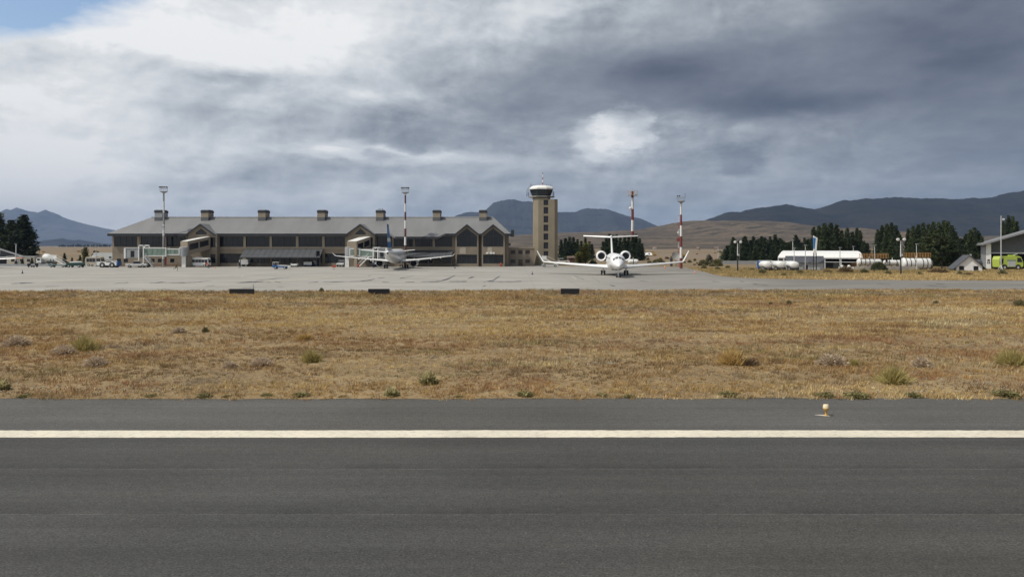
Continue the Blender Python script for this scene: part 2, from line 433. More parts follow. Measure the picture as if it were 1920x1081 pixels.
def asphalt_mat():
    t = NT('runway_asphalt')
    base = t.mix(t.rng(t.noise(0.22, 5, 0.6, (0.5, 1, 1)), 0.3, 0.7), (0.061, 0.061, 0.059), (0.076, 0.0755, 0.073))
    # passes of the paver run along the runway
    lanes = t.noise(1.1, 3, 0.6, (0.012, 1, 1))
    base = t.mix(t.rng(lanes, 0.35, 0.68), base, t.mix(1.0, base, (0.78, 0.78, 0.79), 'MULTIPLY'))
    shoulder = t.math('GREATER_THAN', t.y, 23.9)
    base = t.mix(shoulder, base, t.mix(1.0, base, (1.48, 1.46, 1.42), 'MULTIPLY'))
    wob = t.math('MULTIPLY', t.math('SUBTRACT', t.noise(0.5, 4, 0.6, (1, 0.01, 1)), 0.5), 0.16)
    yy = t.math('ADD', t.y, wob)
    for ys, wide in ((16.42, 0.62), (19.75, 0.5)):
        d = t.math('SUBTRACT', yy, ys)
        strip = t.math('MULTIPLY', t.math('GREATER_THAN', d, 0.0), t.rng(d, 0.0, wide, 1.0, 0.0))
        strip = t.math('MULTIPLY', strip, t.rng(t.noise(0.35, 4, 0.6, (1, 0.3, 1), (ys, 0, 0)), 0.35, 0.65))
        base = t.mix(strip, base, t.mix(1.0, base, (0.60, 0.60, 0.61), 'MULTIPLY'))
        line = t.math('LESS_THAN', t.math('ABSOLUTE', t.math('ADD', d, 0.03)), 0.022)
        line = t.math('MULTIPLY', line, t.rng(t.noise(0.6, 5, 0.75, (1, 0.02, 1), (0, ys, 0)), 0.40, 0.62, 0.0, 0.42))
        base = t.mix(line, base, (0.165, 0.16, 0.15))
    blot = t.noise(0.10, 6, 0.62, (0.7, 1.3, 1), (7, 3, 0))
    base = t.mix(1.0, base, t.rng(blot, 0.3, 0.7, 0.76, 1.20), 'MULTIPLY')
    warm = t.rng(t.noise(0.07, 4, 0.6, (1, 1, 1), (21, 9, 0)), 0.35, 0.65)
    base = t.mix(t.math('MULTIPLY', warm, 0.6), base, t.mix(1.0, base, (1.06, 0.99, 0.88), 'MULTIPLY'))
    rub = t.math('MULTIPLY', t.rng(t.noise(2.6, 4, 0.65, (0.006, 1, 1), (0, 31, 0)), 0.55, 0.72), t.rng(t.noise(0.3, 5, 0.7, (0.4, 1, 1), (3, 3, 0)), 0.35, 0.65))
    base = t.mix(rub, base, t.mix(1.0, base, (0.74, 0.74, 0.75), 'MULTIPLY'))
    g1 = t.noise(21, 3, 0.8); g2 = t.noise(5, 5, 0.75)
    base = t.mix(1.0, base, t.rng(g1, 0.30, 0.70, 0.40, 1.65), 'MULTIPLY')
    base = t.mix(1.0, base, t.rng(g2, 0.3, 0.7, 0.78, 1.22), 'MULTIPLY')
    vor = t.nt.nodes.new('ShaderNodeTexVoronoi'); vor.inputs['Scale'].default_value = 22
    t.nt.links.new(t.tc.outputs['Object'], vor.inputs['Vector'])
    sepc = t.nt.nodes.new('ShaderNodeSeparateColor'); t.nt.links.new(vor.outputs['Color'], sepc.inputs[0])
    chip = t.math('MULTIPLY', t.math('LESS_THAN', vor.outputs['Distance'], 0.30), t.math('GREATER_THAN', sepc.outputs[0], 0.96))
    base = t.mix(t.math('MULTIPLY', chip, 0.35), base, (0.24, 0.23, 0.21))
    t.bump(g1, 0.5, 0.008)
    return t.done(base, 0.85, 0.3)

def line_paint():
    t = NT('runway_edge_paint')
    worn = t.rng(t.noise(6, 5, 0.7), 0.28, 0.5)
    col = t.mix(worn, (0.50, 0.47, 0.40), (0.77, 0.705, 0.565))
    col = t.mix(1.0, col, t.rng(t.noise(35, 3, 0.7), 0.3, 0.7, 0.9, 1.06), 'MULTIPLY')
    col = t.mix(1.0, col, t.rng(t.noise(0.5, 5, 0.65), 0.3, 0.7, 0.82, 1.06), 'MULTIPLY')
    flake = t.math('MULTIPLY', t.rng(t.noise(14, 4, 0.75, (1, 1, 1), (5, 1, 0)), 0.64, 0.68), t.rng(t.noise(0.8, 4, 0.6), 0.45, 0.6))
    col = t.mix(flake, col, (0.14, 0.135, 0.125))
    return t.done(col, 0.7, 0.3)

def apron_mat():
    t = NT('apron_concrete')
    col = t.mix(t.rng(t.noise(0.12, 6, 0.6, (0.6, 1, 1)), 0.3, 0.7), (0.285, 0.270, 0.240), (0.385, 0.368, 0.334))
    # glare falloff painted into the colour: the apron darkens towards the taxiway side
    tone_out = t.rng(t.math('ADD', t.x, t.math('MULTIPLY', t.math('SUBTRACT', t.noise(0.05, 5, 0.6), 0.5), 40)), 0, 42)
    col = t.mix(tone_out, col, t.mix(1.0, col, (0.60, 0.595, 0.59), 'MULTIPLY'))
    for ax, off in ((t.x, 2.0), (t.y, 1.0)):
        j = t.math('ABSOLUTE', t.math('SUBTRACT', t.math('FRACT', t.math('DIVIDE', t.math('ADD', ax, 1000 + off), 6.0)), 0.5))
        col = t.mix(t.math('MULTIPLY', t.math('LESS_THAN', j, 0.006), 0.25), col, (0.12, 0.115, 0.11))
    st = t.rng(t.noise(0.35, 6, 0.68, (0.35, 1, 1), (4, 2, 0)), 0.56, 0.72)
    col = t.mix(t.math('MULTIPLY', st, 0.6), col, (0.16, 0.148, 0.13))
    pale = t.rng(t.noise(0.25, 6, 0.7, (0.25, 1, 1), (9, 7, 0)), 0.58, 0.70)
    col = t.mix(t.math('MULTIPLY', pale, 0.4), col, (0.50, 0.485, 0.46))
    return t.done(col, 0.85, 0.3)

def ground_mat():
    t = NT('dry_plain')
    col = t.mix(t.rng(t.noise(0.02, 6, 0.65, (0.5, 1.6, 1)), 0.35, 0.65), (0.18, 0.135, 0.088), (0.29, 0.215, 0.125))
    col = t.mix(t.rng(t.noise(0.5, 5, 0.7), 0.5, 0.75), col, (0.14, 0.12, 0.075))
    scr = t.rng(t.noise(0.045, 5, 0.7, (0.35, 1, 1), (13, 5, 0)), 0.52, 0.62)
    col = t.mix(t.math('MULTIPLY', scr, t.math('GREATER_THAN', t.y, 205.0)), col, (0.115, 0.095, 0.055))
    far = t.rng(t.noise(0.0035, 4, 0.6, (0.3, 1.0, 1), (3, 1, 0)), 0.46, 0.56)
    far = t.math('MULTIPLY', far, t.math('GREATER_THAN', t.y, 260.0))
    col = t.mix(far, col, (0.22, 0.17, 0.125))
    return t.done(col, 0.95, 0.1)

def soil_mat():
    t = NT('field_soil')
    col = t.mix(t.rng(t.noise(0.35, 6, 0.65, (0.6, 1.2, 1)), 0.35, 0.65), (0.22, 0.15, 0.078), (0.34, 0.25, 0.135))
    col = t.mix(t.rng(t.noise(5, 5, 0.7), 0.5, 0.7), col, (0.075, 0.055, 0.035))
    col = t.mix(t.rng(t.noise(9, 4, 0.7, (1, 1, 1), (3, 3, 0)), 0.58, 0.72), col, (0.42, 0.36, 0.26))
    t.bump(t.noise(7, 5, 0.7), 0.8, 0.06)
    return t.done(col, 0.95, 0.1)

def hill_mat(name, ca, cb, cc, scale):
    t = NT(name)
    col = t.mix(t.rng(t.noise(scale, 6, 0.65, (0.6, 1, 2)), 0.35, 0.65), ca, cb)
    col = t.mix(t.rng(t.noise(scale * 3.5, 5, 0.7, (0.5, 1, 2), (5, 5, 0)), 0.50, 0.60), col, cc)
    col = t.mix(1.0, col, t.rng(t.noise(scale * 11, 5, 0.75, (1, 1, 3)), 0.3, 0.7, 0.6, 1.4), 'MULTIPLY')
    return t.done(col, 0.95, 0.05)

structure(MB().quad((-15500, -900, -.03), (15500, -900, -.03), (15500, 18500, -.03), (-15500, 18500, -.03)).build('ground', ground_mat()))
structure(MB().quad((-900, -32, 0), (900, -32, 0), (900, 28.95, 0), (-900, 28.95, 0)).build('runway', asphalt_mat()))
rl = MB()
_rl = random.Random(4); _x = -60.0; _lo, _hi = [(-900, 22.95)], [(-900, 23.82)]
while _x < 60:
    _lo.append((_x, 22.95 + _rl.gauss(0, .011) + .02 * math.sin(_x * .21))); _hi.append((_x, 23.82 + _rl.gauss(0, .011) + .015 * math.sin(_x * .17 + 1))); _x += .16
_lo.append((900, 22.95)); _hi.append((900, 23.82))
rl.v = [(x, y, .004) for x, y in _lo] + [(x, y, .004) for x, y in _hi]
rl.f = [(i, i + 1, len(_lo) + i + 1, len(_lo) + i) for i in range(len(_lo) - 1)]
structure(rl.build('runway_edge_line', line_paint()))

def y_apron(x): return 96.4 + 0.034 * x
ap = [(-420, y_apron(-420)), (420, y_apron(420)), (420, 126), (150, 124), (80, 125), (55, 128), (44, 131.5), (39.5, 136), (37.6, 143),
      (38.2, 152), (39.6, 163), (41.5, 183), (43, 197), (42, 206), (30, 209), (16, 211), (2, 240), (-420, 240)]
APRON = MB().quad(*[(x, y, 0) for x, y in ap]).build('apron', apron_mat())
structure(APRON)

# pale concrete lip where the apron meets the grass
lip = MB()
for i in range(60):
    x0, x1 = -150 + i * 5, -150 + i * 5 + 4.97
    lip.box(x0, x1, y_apron((x0 + x1) / 2) - 0.55, y_apron((x0 + x1) / 2) - 0.02, -0.02, 0.035)
structure(lip.build('apron_edge_kerb', mat('pale_kerb', (0.46, 0.44, 0.40), 0.85, 0.15, 0.4)))

# tar streaks and scuffs on the apron, read from the photograph and laid on the ground
tar = mat('tar_seal', (0.075, 0.072, 0.068), 0.75, 0.35, 1.0)
random.seed(5)
def streak(pts, w):
    """ragged band through ground points seen at (px,py); w = width in px rows"""
    P = []
    for (px, py, ww) in pts:
        P.append((px, py, ww))
    top, bot = [], []
    for (a, b) in zip(P[:-1], P[1:]):
        n = max(2, int(abs(b[0] - a[0]) / 5))
        for i in range(n + (b is P[-1])):
            f = i / n
            px = a[0] + (b[0] - a[0]) * f; py = a[1] + (b[1] - a[1]) * f; ww = (a[2] + (b[2] - a[2]) * f) * w * random.uniform(0.55, 1.35)
            dy = random.uniform(-.15, .15)
            for L, yy in ((top, py + dy - ww / 2), (bot, py + dy + ww / 2)):
                D = GD(yy); L.append((X(px, D), D, 0.004))
    mb = MB(); n0 = len(top)
    mb.v = top + bot
    mb.f = [(i, i + 1, n0 + i + 1, n0 + i) for i in range(n0 - 1)]
    mb.build('tar_streak', tar, APRON)
S = [[(20, 531.6, .3), (40, 530.6, 1), (58, 530, .8), (66, 529.6, .2)], [(214, 531.4, .3), (240, 529.3, .7)], [(280, 530.3, .3), (305, 529, 1.1), (314, 529.6, .3)],
     [(315, 529.7, .4), (340, 530, .7), (365, 529, .8), (397, 526, .2)], [(442, 530, .4), (470, 528.4, 1.7), (505, 528.7, .7), (512, 529, .2)],
     [(480, 526, .3), (520, 521.4, .5), (545, 519.5, .2)], [(511, 527, .5), (526, 529, .6)], [(578, 529.5, .3), (596, 528.2, .8)],
     [(605, 528.6, .3), (625, 528.5, .9), (645, 527.6, .3)], [(656, 527.5, .2), (675, 527, .6), (695, 525, .9), (703, 522, .3)], [(690, 517.5, .4), (696, 516, .5)],
     [(708, 521.3, .5), (721, 520.4, .4)], [(717, 528.6, .8), (730, 528.6, .3)], [(750, 521.5, .8), (765, 519.5, .5), (776, 516, .3)],
     [(760, 528.8, .5), (777, 528.4, .6)], [(790, 528, .3), (815, 528, .7), (826, 527, 1.1), (840, 522.5, 1.4), (853, 516.5, .9)],
     [(842, 527.5, .4), (875, 527.6, .9)], [(878, 522, 1), (885, 519.5, 1.4), (890, 519, .6)], [(906, 528.5, .3), (925, 525.5, 1.0), (932, 520.5, 1.2), (938, 517, .5)],
     [(915, 527.7, .5), (960, 528, .6), (978, 527, .7)], [(1076, 517, .3), (1095, 524, .4)], [(1110, 519, .2), (1125, 529, .4)], [(1144, 534.5, 1), (1154, 536, .7)],
     [(905, 537, .6), (911, 535, .6)], [(1200, 526, .3), (1215, 528, .4)], [(1335, 527, .5), (1350, 529, .4)], [(1388, 527, .5), (1395, 528.4, .4)],
     [(1412, 532, .6), (1440, 535, .5)], [(1645, 532, .5), (1670, 533, .3)], [(1735, 535, .6), (1775, 537.5, .4)], [(1755, 531.5, .5), (1772, 532.5, .4)],
     [(1380, 543 - 3, .3), (1392, 540.5, .3)], [(85, 537, .3), (110, 536.5, .3)], [(385, 537, .2), (402, 535, .4)], [(455, 540, .3), (478, 538.4, .4)], [(520, 537, .4), (532, 537.4, .5)]]
for s_ in S: streak(s_, 1.7)
ypaint = mat('worn_yellow_paint', (0.46, 0.42, 0.30), 0.8, 0.2, 1.0)
for a, b, w in (((480, 530), (640, 517), .7), ((1073, 518), (1080, 523), 1.2), ((75, 528), (160, 524), .5), ((170, 513.5), (215, 513.2), .5), ((452, 519), (458, 515), .9)):
    mb = MB(); Ds = [GD(a[1] - w / 2), GD(b[1] - w / 2), GD(b[1] + w / 2), GD(a[1] + w / 2)]
    mb.quad(*[(X(p, D), D, .008) for p, D in zip((a[0], b[0], b[0], a[0]), Ds)])
    mb.build('taxi_line', ypaint, APRON)

def hill(name, prof, D, width, m, seed, rough=0.05, nx=220, ny=56, back=1.0):
    """long ridge whose crest stands at distance D with the given outline"""
    pxs = np.array([p[0] for p in prof], float); pys = np.array([p[1] for p in prof], float)
    U = np.linspace(pxs[0], pxs[-1], nx)
    H = EYE - (np.interp(U, pxs, pys) - HOR) * D / FPX
    H = H + (fbm(U * 0.05, U * 0 + seed, seed, 4) - 0.5) * np.clip(H, 0, None) * 0.06
    H = H + (fbm(U * 0.25, U * 0 + seed + 7.7, seed + 5, 3) - 0.5) * np.clip(H, 0, None) * 0.022
    H = np.maximum(H, -2.0)
    T = np.concatenate([np.linspace(-1, 0, ny), np.linspace(0, back, 8)[1:]])
    V = np.zeros((len(T), nx, 3))
    for j, t in enumerate(T):
        xs = (U - 960) * D / FPX; ys = np.full(nx, D + t * width)
        s = max(0.0, 1 - abs(t)) ** 1.35
        gul = fbm(xs / (width * 0.13), ys / (width * 0.42), seed + 3, 6) - 0.5
        zz = H * s * (1 + gul * rough * 22 * (1 - s) * min(1.0, s * 6)) - 1.5 * (1 - s)
        V[j, :, 0] = xs; V[j, :, 1] = ys; V[j, :, 2] = zz
    n = nx
    i, j = np.meshgrid(np.arange(nx - 1), np.arange(len(T) - 1))
    a = (j * n + i).ravel()
    F = np.stack([a, a + 1, a + n + 1, a + n], 1)
    me = fast_mesh(name, V.reshape(-1, 3), F, 4)
    return structure(link(name, me, m, None, True))
far_m = hill_mat('far_mountain', (0.07, 0.07, 0.08), (0.11, 0.10, 0.10), (0.05, 0.05, 0.06), 0.0011)
mesa_m = hill_mat('mesa_slope', (0.026, 0.028, 0.033), (0.040, 0.042, 0.043), (0.018, 0.020, 0.025), 0.0022)
dark_m = hill_mat('dark_hill', (0.013, 0.014, 0.016), (0.026, 0.025, 0.024), (0.009, 0.011, 0.012), 0.004)  # dark shrub cover, with the cloud shadow over it put into the colour
tan_m = hill_mat('tan_hill', (0.085, 0.068, 0.055), (0.155, 0.12, 0.084), (0.05, 0.046, 0.037), 0.008)  # scrubby tan slope; cloud shadow on it is put into the darker tones
hill('mountains', [(-500, 420), (-300, 402), (-120, 396), (-40, 402), (0, 398), (12, 391), (22, 394), (31, 389), (48, 395), (70, 398), (80, 394), (87, 393), (95, 397), (108, 401), (120, 408), (150, 417), (180, 424), (205, 429), (260, 440), (330, 452), (400, 462)], 14500, 2600, far_m, 4, 0.05, 420)
hill('foothills', [(-200, 446), (0, 452), (60, 452), (92, 455), (105, 448), (118, 447), (132, 452), (148, 449), (165, 453), (190, 457), (230, 458), (330, 462)], 7000, 900, mesa_m, 9, 0.05, 260)
hill('mesa', [(700, 462), (800, 425), (855, 404), (875, 397), (900, 397), (913, 391), (926, 379), (940, 376), (965, 374), (985, 377), (1000, 379), (1046, 398), (1080, 397), (1094, 391), (1112, 390), (1135, 392), (1152, 396), (1175, 405), (1200, 409), (1226, 420), (1270, 440), (1330, 461)], 8200, 1500, mesa_m, 14, 0.06, 360)
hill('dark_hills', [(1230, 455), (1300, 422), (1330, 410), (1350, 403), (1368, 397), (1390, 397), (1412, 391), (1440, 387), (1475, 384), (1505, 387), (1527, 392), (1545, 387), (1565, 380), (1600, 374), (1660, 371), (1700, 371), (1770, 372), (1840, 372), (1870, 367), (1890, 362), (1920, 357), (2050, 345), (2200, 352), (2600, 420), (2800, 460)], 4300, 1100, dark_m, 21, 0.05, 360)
hill('tan_hills', [(820, 464), (900, 455), (965, 441), (1010, 438), (1060, 436), (1120, 435), (1200, 430), (1240, 423), (1275, 416), (1320, 413), (1400, 414), (1470, 416), (1560, 428), (1700, 441), (1800, 444), (1900, 440), (2050, 446), (2300, 462)], 2300, 1150, tan_m, 33, 0.10, 360)

hz = MB().box(-15900, 15900, -1300, 18900, -1.2, 800)
hzm = bpy.data.materials.new('thin_haze'); hzm.use_nodes = True
nt = hzm.node_tree; nt.nodes.remove(nt.nodes['Principled BSDF'])
pv = nt.nodes.new('ShaderNodeVolumePrincipled')
pv.inputs['Color'].default_value = (0.42, 0.59, 0.90, 1); pv.inputs['Density'].default_value = 5.4e-5
pv.inputs['Density Attribute'].default_value = ''
nt.links.new(pv.outputs[0], nt.nodes['Material Output'].inputs['Volume'])
try: hzm.cycles.homogeneous_volume = True
except Exception as e: print('homogeneous flag', e)
hzo = hz.build('haze', hzm); hzo['kind'] = 'stuff'; tag(hzo, 'thin blue haze in the air over the plain', 'haze')

# ------------------------------------------------------------------ the dry field
def field():
    nx, ny = 380, 190
    xs = np.linspace(-150, 150, nx); t = np.linspace(0, 1, ny) ** 1.25
    V = np.zeros((ny, nx, 3))
    for j in range(ny):
        y0 = 28.75 + (fbm(xs * 0.8, xs * 0 + 3.3, 77, 3) - 0.5) * 0.6
        y1 = y_apron(xs) - 0.45
        ys = y0 + (y1 - y0) * t[j]
        e = np.clip(np.minimum(t[j] * 40, (1 - t[j]) * 60), 0, 1)
        V[j, :, 0] = xs; V[j, :, 1] = ys
        V[j, :, 2] = 0.006 + e * (fbm(xs * 0.25, ys * 0.25, 5, 4) * 0.16 + fbm(xs * 1.6, ys * 1.6, 8, 3) * 0.10)
    i, j = np.meshgrid(np.arange(nx - 1), np.arange(ny - 1))
    a = (j * nx + i).ravel()
    me = fast_mesh('field', V.reshape(-1, 3), np.stack([a, a + 1, a + nx + 1, a + nx], 1), 4)
    return structure(link('field', me, soil_mat(), None, True))
field()
def field_z(x, y): return 0.006 + fbm(x * 0.25, y * 0.25, 5, 4) * 0.16 + fbm(x * 1.6, y * 1.6, 8, 3) * 0.10

PAL = dict(straw=(0.62, 0.44, 0.18), ochre=(0.47, 0.30, 0.105), rust=(0.37, 0.20, 0.092), pale=(0.72, 0.57, 0.31),
           olive=(0.27, 0.23, 0.095), grey=(0.34, 0.275, 0.19), umber=(0.27, 0.165, 0.075))
PAL = {k: np.array(v) * .9 + .1 * np.mean(v) for k, v in PAL.items()}
def grass(name, x, y, h, col, rng, blades, width, z0, lean=0.5, label=None):
    """many narrow triangles per tuft"""
    n = len(x); k = blades
    X_ = np.repeat(x, k); Y_ = np.repeat(y, k); Hh = np.repeat(h, k) * rng.uniform(0.45, 1.15, n * k)
    ox, oy = rng.normal(0, 1, (2, n * k)); spread = np.repeat(h, k) * 0.45
    bx, by = X_ + ox * spread, Y_ + oy * spread
    W = np.repeat(width, k) * rng.uniform(0.6, 1.3, n * k)
    ang = rng.uniform(0, math.pi, n * k); lx = (ox * 0.5 + rng.normal(0.25, 0.5, n * k)) * lean * Hh; ly = (oy * 0.5 + rng.normal(0, 0.5, n * k)) * lean * Hh
    zb = np.repeat(z0, k) - 0.02
    V = np.empty((n * k, 3, 3), np.float32)
    V[:, 0] = np.stack([bx - np.cos(ang) * W / 2, by - np.sin(ang) * W / 2, zb], 1)
    V[:, 1] = np.stack([bx + np.cos(ang) * W / 2, by + np.sin(ang) * W / 2, zb], 1)
    V[:, 2] = np.stack([bx + lx, by + ly, zb + Hh], 1)
    C = np.repeat(col * rng.uniform(0.62, 1.4, (n, 1)), k, axis=0) * rng.uniform(0.72, 1.3, (n * k, 1))
    me = fast_mesh(name, V.reshape(-1, 3), np.arange(n * k * 3).reshape(-1, 3), 3, np.clip(C, 0, 0.85).astype(np.float32))
    o = link(name, me, M['straw']); o['kind'] = 'stuff'
    tag(o, label, 'grass'); return o

def sow():
    rng = np.random.default_rng(12)
    xs, ys = [], []
    y0 = 28.2
    while y0 < 101:
        dy = max(0.5, y0 * 0.02); hw = 0.64 * y0 + 10
        dens = min(21, 21 * (36.0 / y0) ** 1.6)
        n = int(dens * dy * 2 * hw)
        xs.append(rng.uniform(-hw, hw, n)); ys.append(rng.uniform(y0, y0 + dy, n)); y0 += dy
    x = np.concatenate(xs); y = np.concatenate(ys)
    ok = (y < y_apron(x) - 0.5) & (y > 28.72 + (fbm(x * 0.8, x * 0 + 3.3, 77, 3) - 0.5) * 0.6 - 0.12 + (fbm(x * 2.6, x * 0, 31, 3) - 0.5) * 0.5)
    bare = fbm(x * 0.16, y * 0.30, 41, 5)
    edge = np.clip((y - 28.8) / 1.0, 0, 1)
    nearb = np.exp(-((y - 39) / 8.0) ** 2)
    keep = rng.uniform(0, 1, len(x)) < np.clip(0.25 + (bare - 0.36) * 6 + 0.55 * (1 - edge) - 0.10 * nearb + np.clip((y - 45) / 25, 0, 0.6), 0.42, 1)
    ok &= keep; x, y, bare = x[ok], y[ok], bare[ok]
    n = len(x)
    # colour: bands along the strip with ragged borders
    yw = y + (fbm(x * 0.03, y * 0.09, 61, 4) - 0.5) * 20
    def band(c, w): return np.exp(-((yw - c) / w) ** 2)
    wts = np.stack([0.25 + 1.2 * band(56, 9) + 0.7 * band(68, 8),           # straw
                    0.75 + 0.6 * band(76, 12) + 0.3 * band(44, 8),           # ochre
                    0.22 + 0.8 * band(33, 4.5) + 1.0 * band(43, 5),          # rust
                    0.12 + 0.7 * band(58, 6) + 0.35 * band(29, 2),           # pale
                    0.16 + 0.7 * band(90, 8) + 0.22 * band(38, 5) + .3 * band(80, 4),   # olive
                    0.14 + 0.9 * band(94, 7) + 0.28 * band(39, 4),           # grey
                    0.20 + 0.9 * band(41, 7) + 0.5 * band(88, 8)], 1)       # umber
    patch = np.stack([fbm(x * (0.14 + 0.02 * i), y * (0.30 + 0.03 * i), 90 + i, 4) for i in range(7)], 1)
    wts *= np.clip((patch - 0.32) * 5, 0.02, None) ** 3
    wts /= wts.sum(1, keepdims=True)
    pick = (wts.cumsum(1) < rng.uniform(0, 1, (n, 1))).sum(1).clip(0, 6)
    names = ['straw', 'ochre', 'rust', 'pale', 'olive', 'grey', 'umber']
    col = np.array([PAL[k] for k in names])[pick]
    avg = wts @ np.array([PAL[k] for k in names])
    col = col * 0.65 + avg * 0.35
    h = (0.5 + 0.5 * np.clip((bare - 0.36) * 6 + 0.3, 0, 1)) * 0.06 + 0.24 * fbm(x * 0.9, y * 0.9, 23, 3) ** 1.6 + 0.10 * np.clip(fbm(x * 0.1, y * 0.16, 29, 3) - 0.45, 0, 1) * 4 * rng.uniform(0.3, 1, n)
    lx = np.clip((-x - 27) / 30, 0, 1) * np.clip((y - 90) / 6, 0, 1); h = h * (1 + 2.2 * lx * rng.uniform(0, 1, n))
    h *= 1 + 0.5 * np.clip((y - 50) / 40, 0, 1)
    e = np.clip(np.minimum((y - 28.8) / 1.2, (y_apron(x) - 0.5 - y) / 1.0), 0, 1)
    z = 0.006 + e * (field_z(x, y) - 0.006)
    grass('dry_grass', x, y, h, col, rng, 11, 0.014 + 0.00046 * y, z, 0.55, 'dry ochre grass covering the strip between the runway and the apron')
    # verge beyond the taxiway
    n = 26000
    y = rng.uniform(126, 200, n); x = rng.uniform(36, 150, n)
    edge = np.interp(y, [125, 128, 131.5, 136, 143, 152, 163, 183, 200], [80, 55, 44, 39.5, 37.6, 38.2, 39.6, 41.5, 43])
    ok = (x > edge + 0.3) & (x < 0.66 * y + 8) & (rng.uniform(0, 1, n) < np.clip(1.5 - (y - 130) / 60, 0.25, 1)) & (y > 126.5)
    x, y = x[ok], y[ok]; n = len(x)
    g = np.clip((fbm(x * 0.07, y * 0.12, 51, 4) - 0.42) * 5 + (y - 146) / 25, 0, 1)[:, None]
    col = PAL['straw'] * (1 - g) * 0.95 + (PAL['olive'] * 0.7 + PAL['ochre'] * 0.4) * g
    grass('dry_grass', x, y, 0.22 + 0.3 * fbm(x * 0.2, y * 0.2, 3, 3), col, rng, 5, np.full(n, 0.10), np.full(n, -0.03), 0.5, 'dry yellow grass of the verge beyond the taxiway')
    # pale stones among the grass
    n = 9000
    y = 29.3 + 40 * rng.uniform(0, 1, n) ** 1.6; x = rng.uniform(-1, 1, n) * (0.64 * y + 6)
    ok = (fbm(x * 0.16, y * 0.30, 41, 5) < 0.50) | ((np.abs(y - 36.2) < 0.8) & (x > 2) & (x < 5.5))
    ex = rng.uniform(2, 4.8, 260); x = np.concatenate([x[ok], ex]); y = np.concatenate([y[ok], 36.0 + rng.normal(0, 0.22, 260) + (ex - 2) * 0.1]); n = len(x)
    r = rng.uniform(0.015, 0.05, n) * (0.6 + y / 60); z = field_z(x, y)
    o = np.array([(1, 0, 0), (0, 1, 0), (-1, 0, 0), (0, -1, 0), (0, 0, .6), (0, 0, -.6)])
    V = o[None] * r[:, None, None] * rng.uniform(0.6, 1.4, (n, 6, 1)) + np.stack([x, y, z], 1)[:, None]
    f = np.array([(0, 1, 4), (1, 2, 4), (2, 3, 4), (3, 0, 4), (1, 0, 5), (2, 1, 5), (3, 2, 5), (0, 3, 5)])
    F = (f[None] + (np.arange(n) * 6)[:, None, None]).reshape(-1, 3)
    c = np.repeat(np.array([(0.46, 0.41, 0.32)]) * rng.uniform(0.6, 1.35, (n, 1)), 8, axis=0)
    me = fast_mesh('stones', V.reshape(-1, 3), F, 3, c.astype(np.float32))
    so = link('stones', me, M['straw']); so['kind'] = 'stuff'; tag(so, 'small pale stones lying in the dry grass', 'stones')
sow()

# ------------------------------------------------------------------ shrubs of the field
def shrub_mesh(kind, seed):
    rng = np.random.default_rng(seed)
    P = {'grey': (1100, (0.55, 0.44, 0.32), 0.35, 0.5), 'tussock': (700, (0.44, 0.37, 0.15), 0.2, 0.75), 'straw': (700, (0.50, 0.34, 0.13), 0.2, 0.8),
         'weed': (520, (0.27, 0.24, 0.11), 0.5, 0.32), 'pale': (700, (0.33, 0.30, 0.14), 0.3, 0.8), 'dark': (700, (0.22, 0.20, 0.10), 0.4, 0.8), 'brown': (800, (0.20, 0.14, 0.08), 0.35, 0.5)}
    n, c, jit, tall = P[kind]
    V = np.empty((n, 3, 3)); C = np.empty((n, 3))
    th = rng.uniform(0, 2 * np.pi, n); el = np.arccos(rng.uniform(0.05, 1, n))
    d = np.stack([np.sin(el) * np.cos(th), np.sin(el) * np.sin(th), np.cos(el) * tall * 2], 1)
    lump = 0.72 + 0.5 * fbm(th * 1.6 + seed, el * 3, seed, 3)
    if kind in ('tussock', 'straw'):
        base = np.stack([rng.normal(0, .12, n), rng.normal(0, .12, n), np.zeros(n)], 1)
        tip = base + d * 0.5 * (lump * rng.uniform(0.55, 1.05, n))[:, None]
        tip[:, 0] += 0.12 * tip[:, 2]
        w = 0.028
    else:
        a = rng.uniform(0.15, 1, n) ** 0.5
        tip = d * 0.5 * (lump * a)[:, None]; tip[:, 2] = np.maximum(tip[:, 2], 0.01)
        base = tip * rng.uniform(0.55, 0.9, (n, 1)) + rng.normal(0, 0.03, (n, 3)); base[:, 2] = np.maximum(base[:, 2], 0)
        w = 0.05 if kind in ('weed', 'dark', 'pale') else 0.022
    s = np.cross(tip - base, rng.normal(0, 1, (n, 3))); s /= np.linalg.norm(s, axis=1, keepdims=True) + 1e-6
    V[:, 0] = base - s * w; V[:, 1] = base + s * w; V[:, 2] = tip
    C[:] = np.array(c) * rng.uniform(1 - jit, 1 + jit, (n, 1))
    if kind == 'pale':
        f = (tip[:, 2] > 0.45) & (rng.uniform(0, 1, n) < 0.75); C[f] = np.array((0.68, 0.60, 0.34)) * rng.uniform(0.8, 1.1, (f.sum(), 1))
    return fast_mesh(kind + '_shrub', V.reshape(-1, 3), np.arange(n * 3).reshape(-1, 3), 3, C.astype(np.float32))
SH = {}
for k in ('grey', 'tussock', 'straw', 'weed', 'pale', 'dark', 'brown'):
    SH[k] = [shrub_mesh(k, i + len(k) * 7) for i in range(3)]
    for me in SH[k]: me.materials.append(M['straw'])
rsh = random.Random(3)
def shrub(kind, px, py, wpx, name, label, cat, group=None, tall=1.0, onfield=True):
    D = GD(py); w = wpx * D / FPX
    o = bpy.data.objects.new(name, SH[kind][rsh.randrange(3)]); COL.objects.link(o)
    x = X(px, D); e = min(1, max(0, (D - 28.8) / 1.2))
    z = (0.006 + e * (float(field_z(np.array([x]), np.array([D]))[0]) - 0.006)) if onfield else -0.03
    o.location = (x, D, z - 0.03); o.rotation_euler = (0, 0, rsh.uniform(0, 6.28)); o.scale = (w, w * 0.9, w * tall)
    return tag(o, label, cat, group)
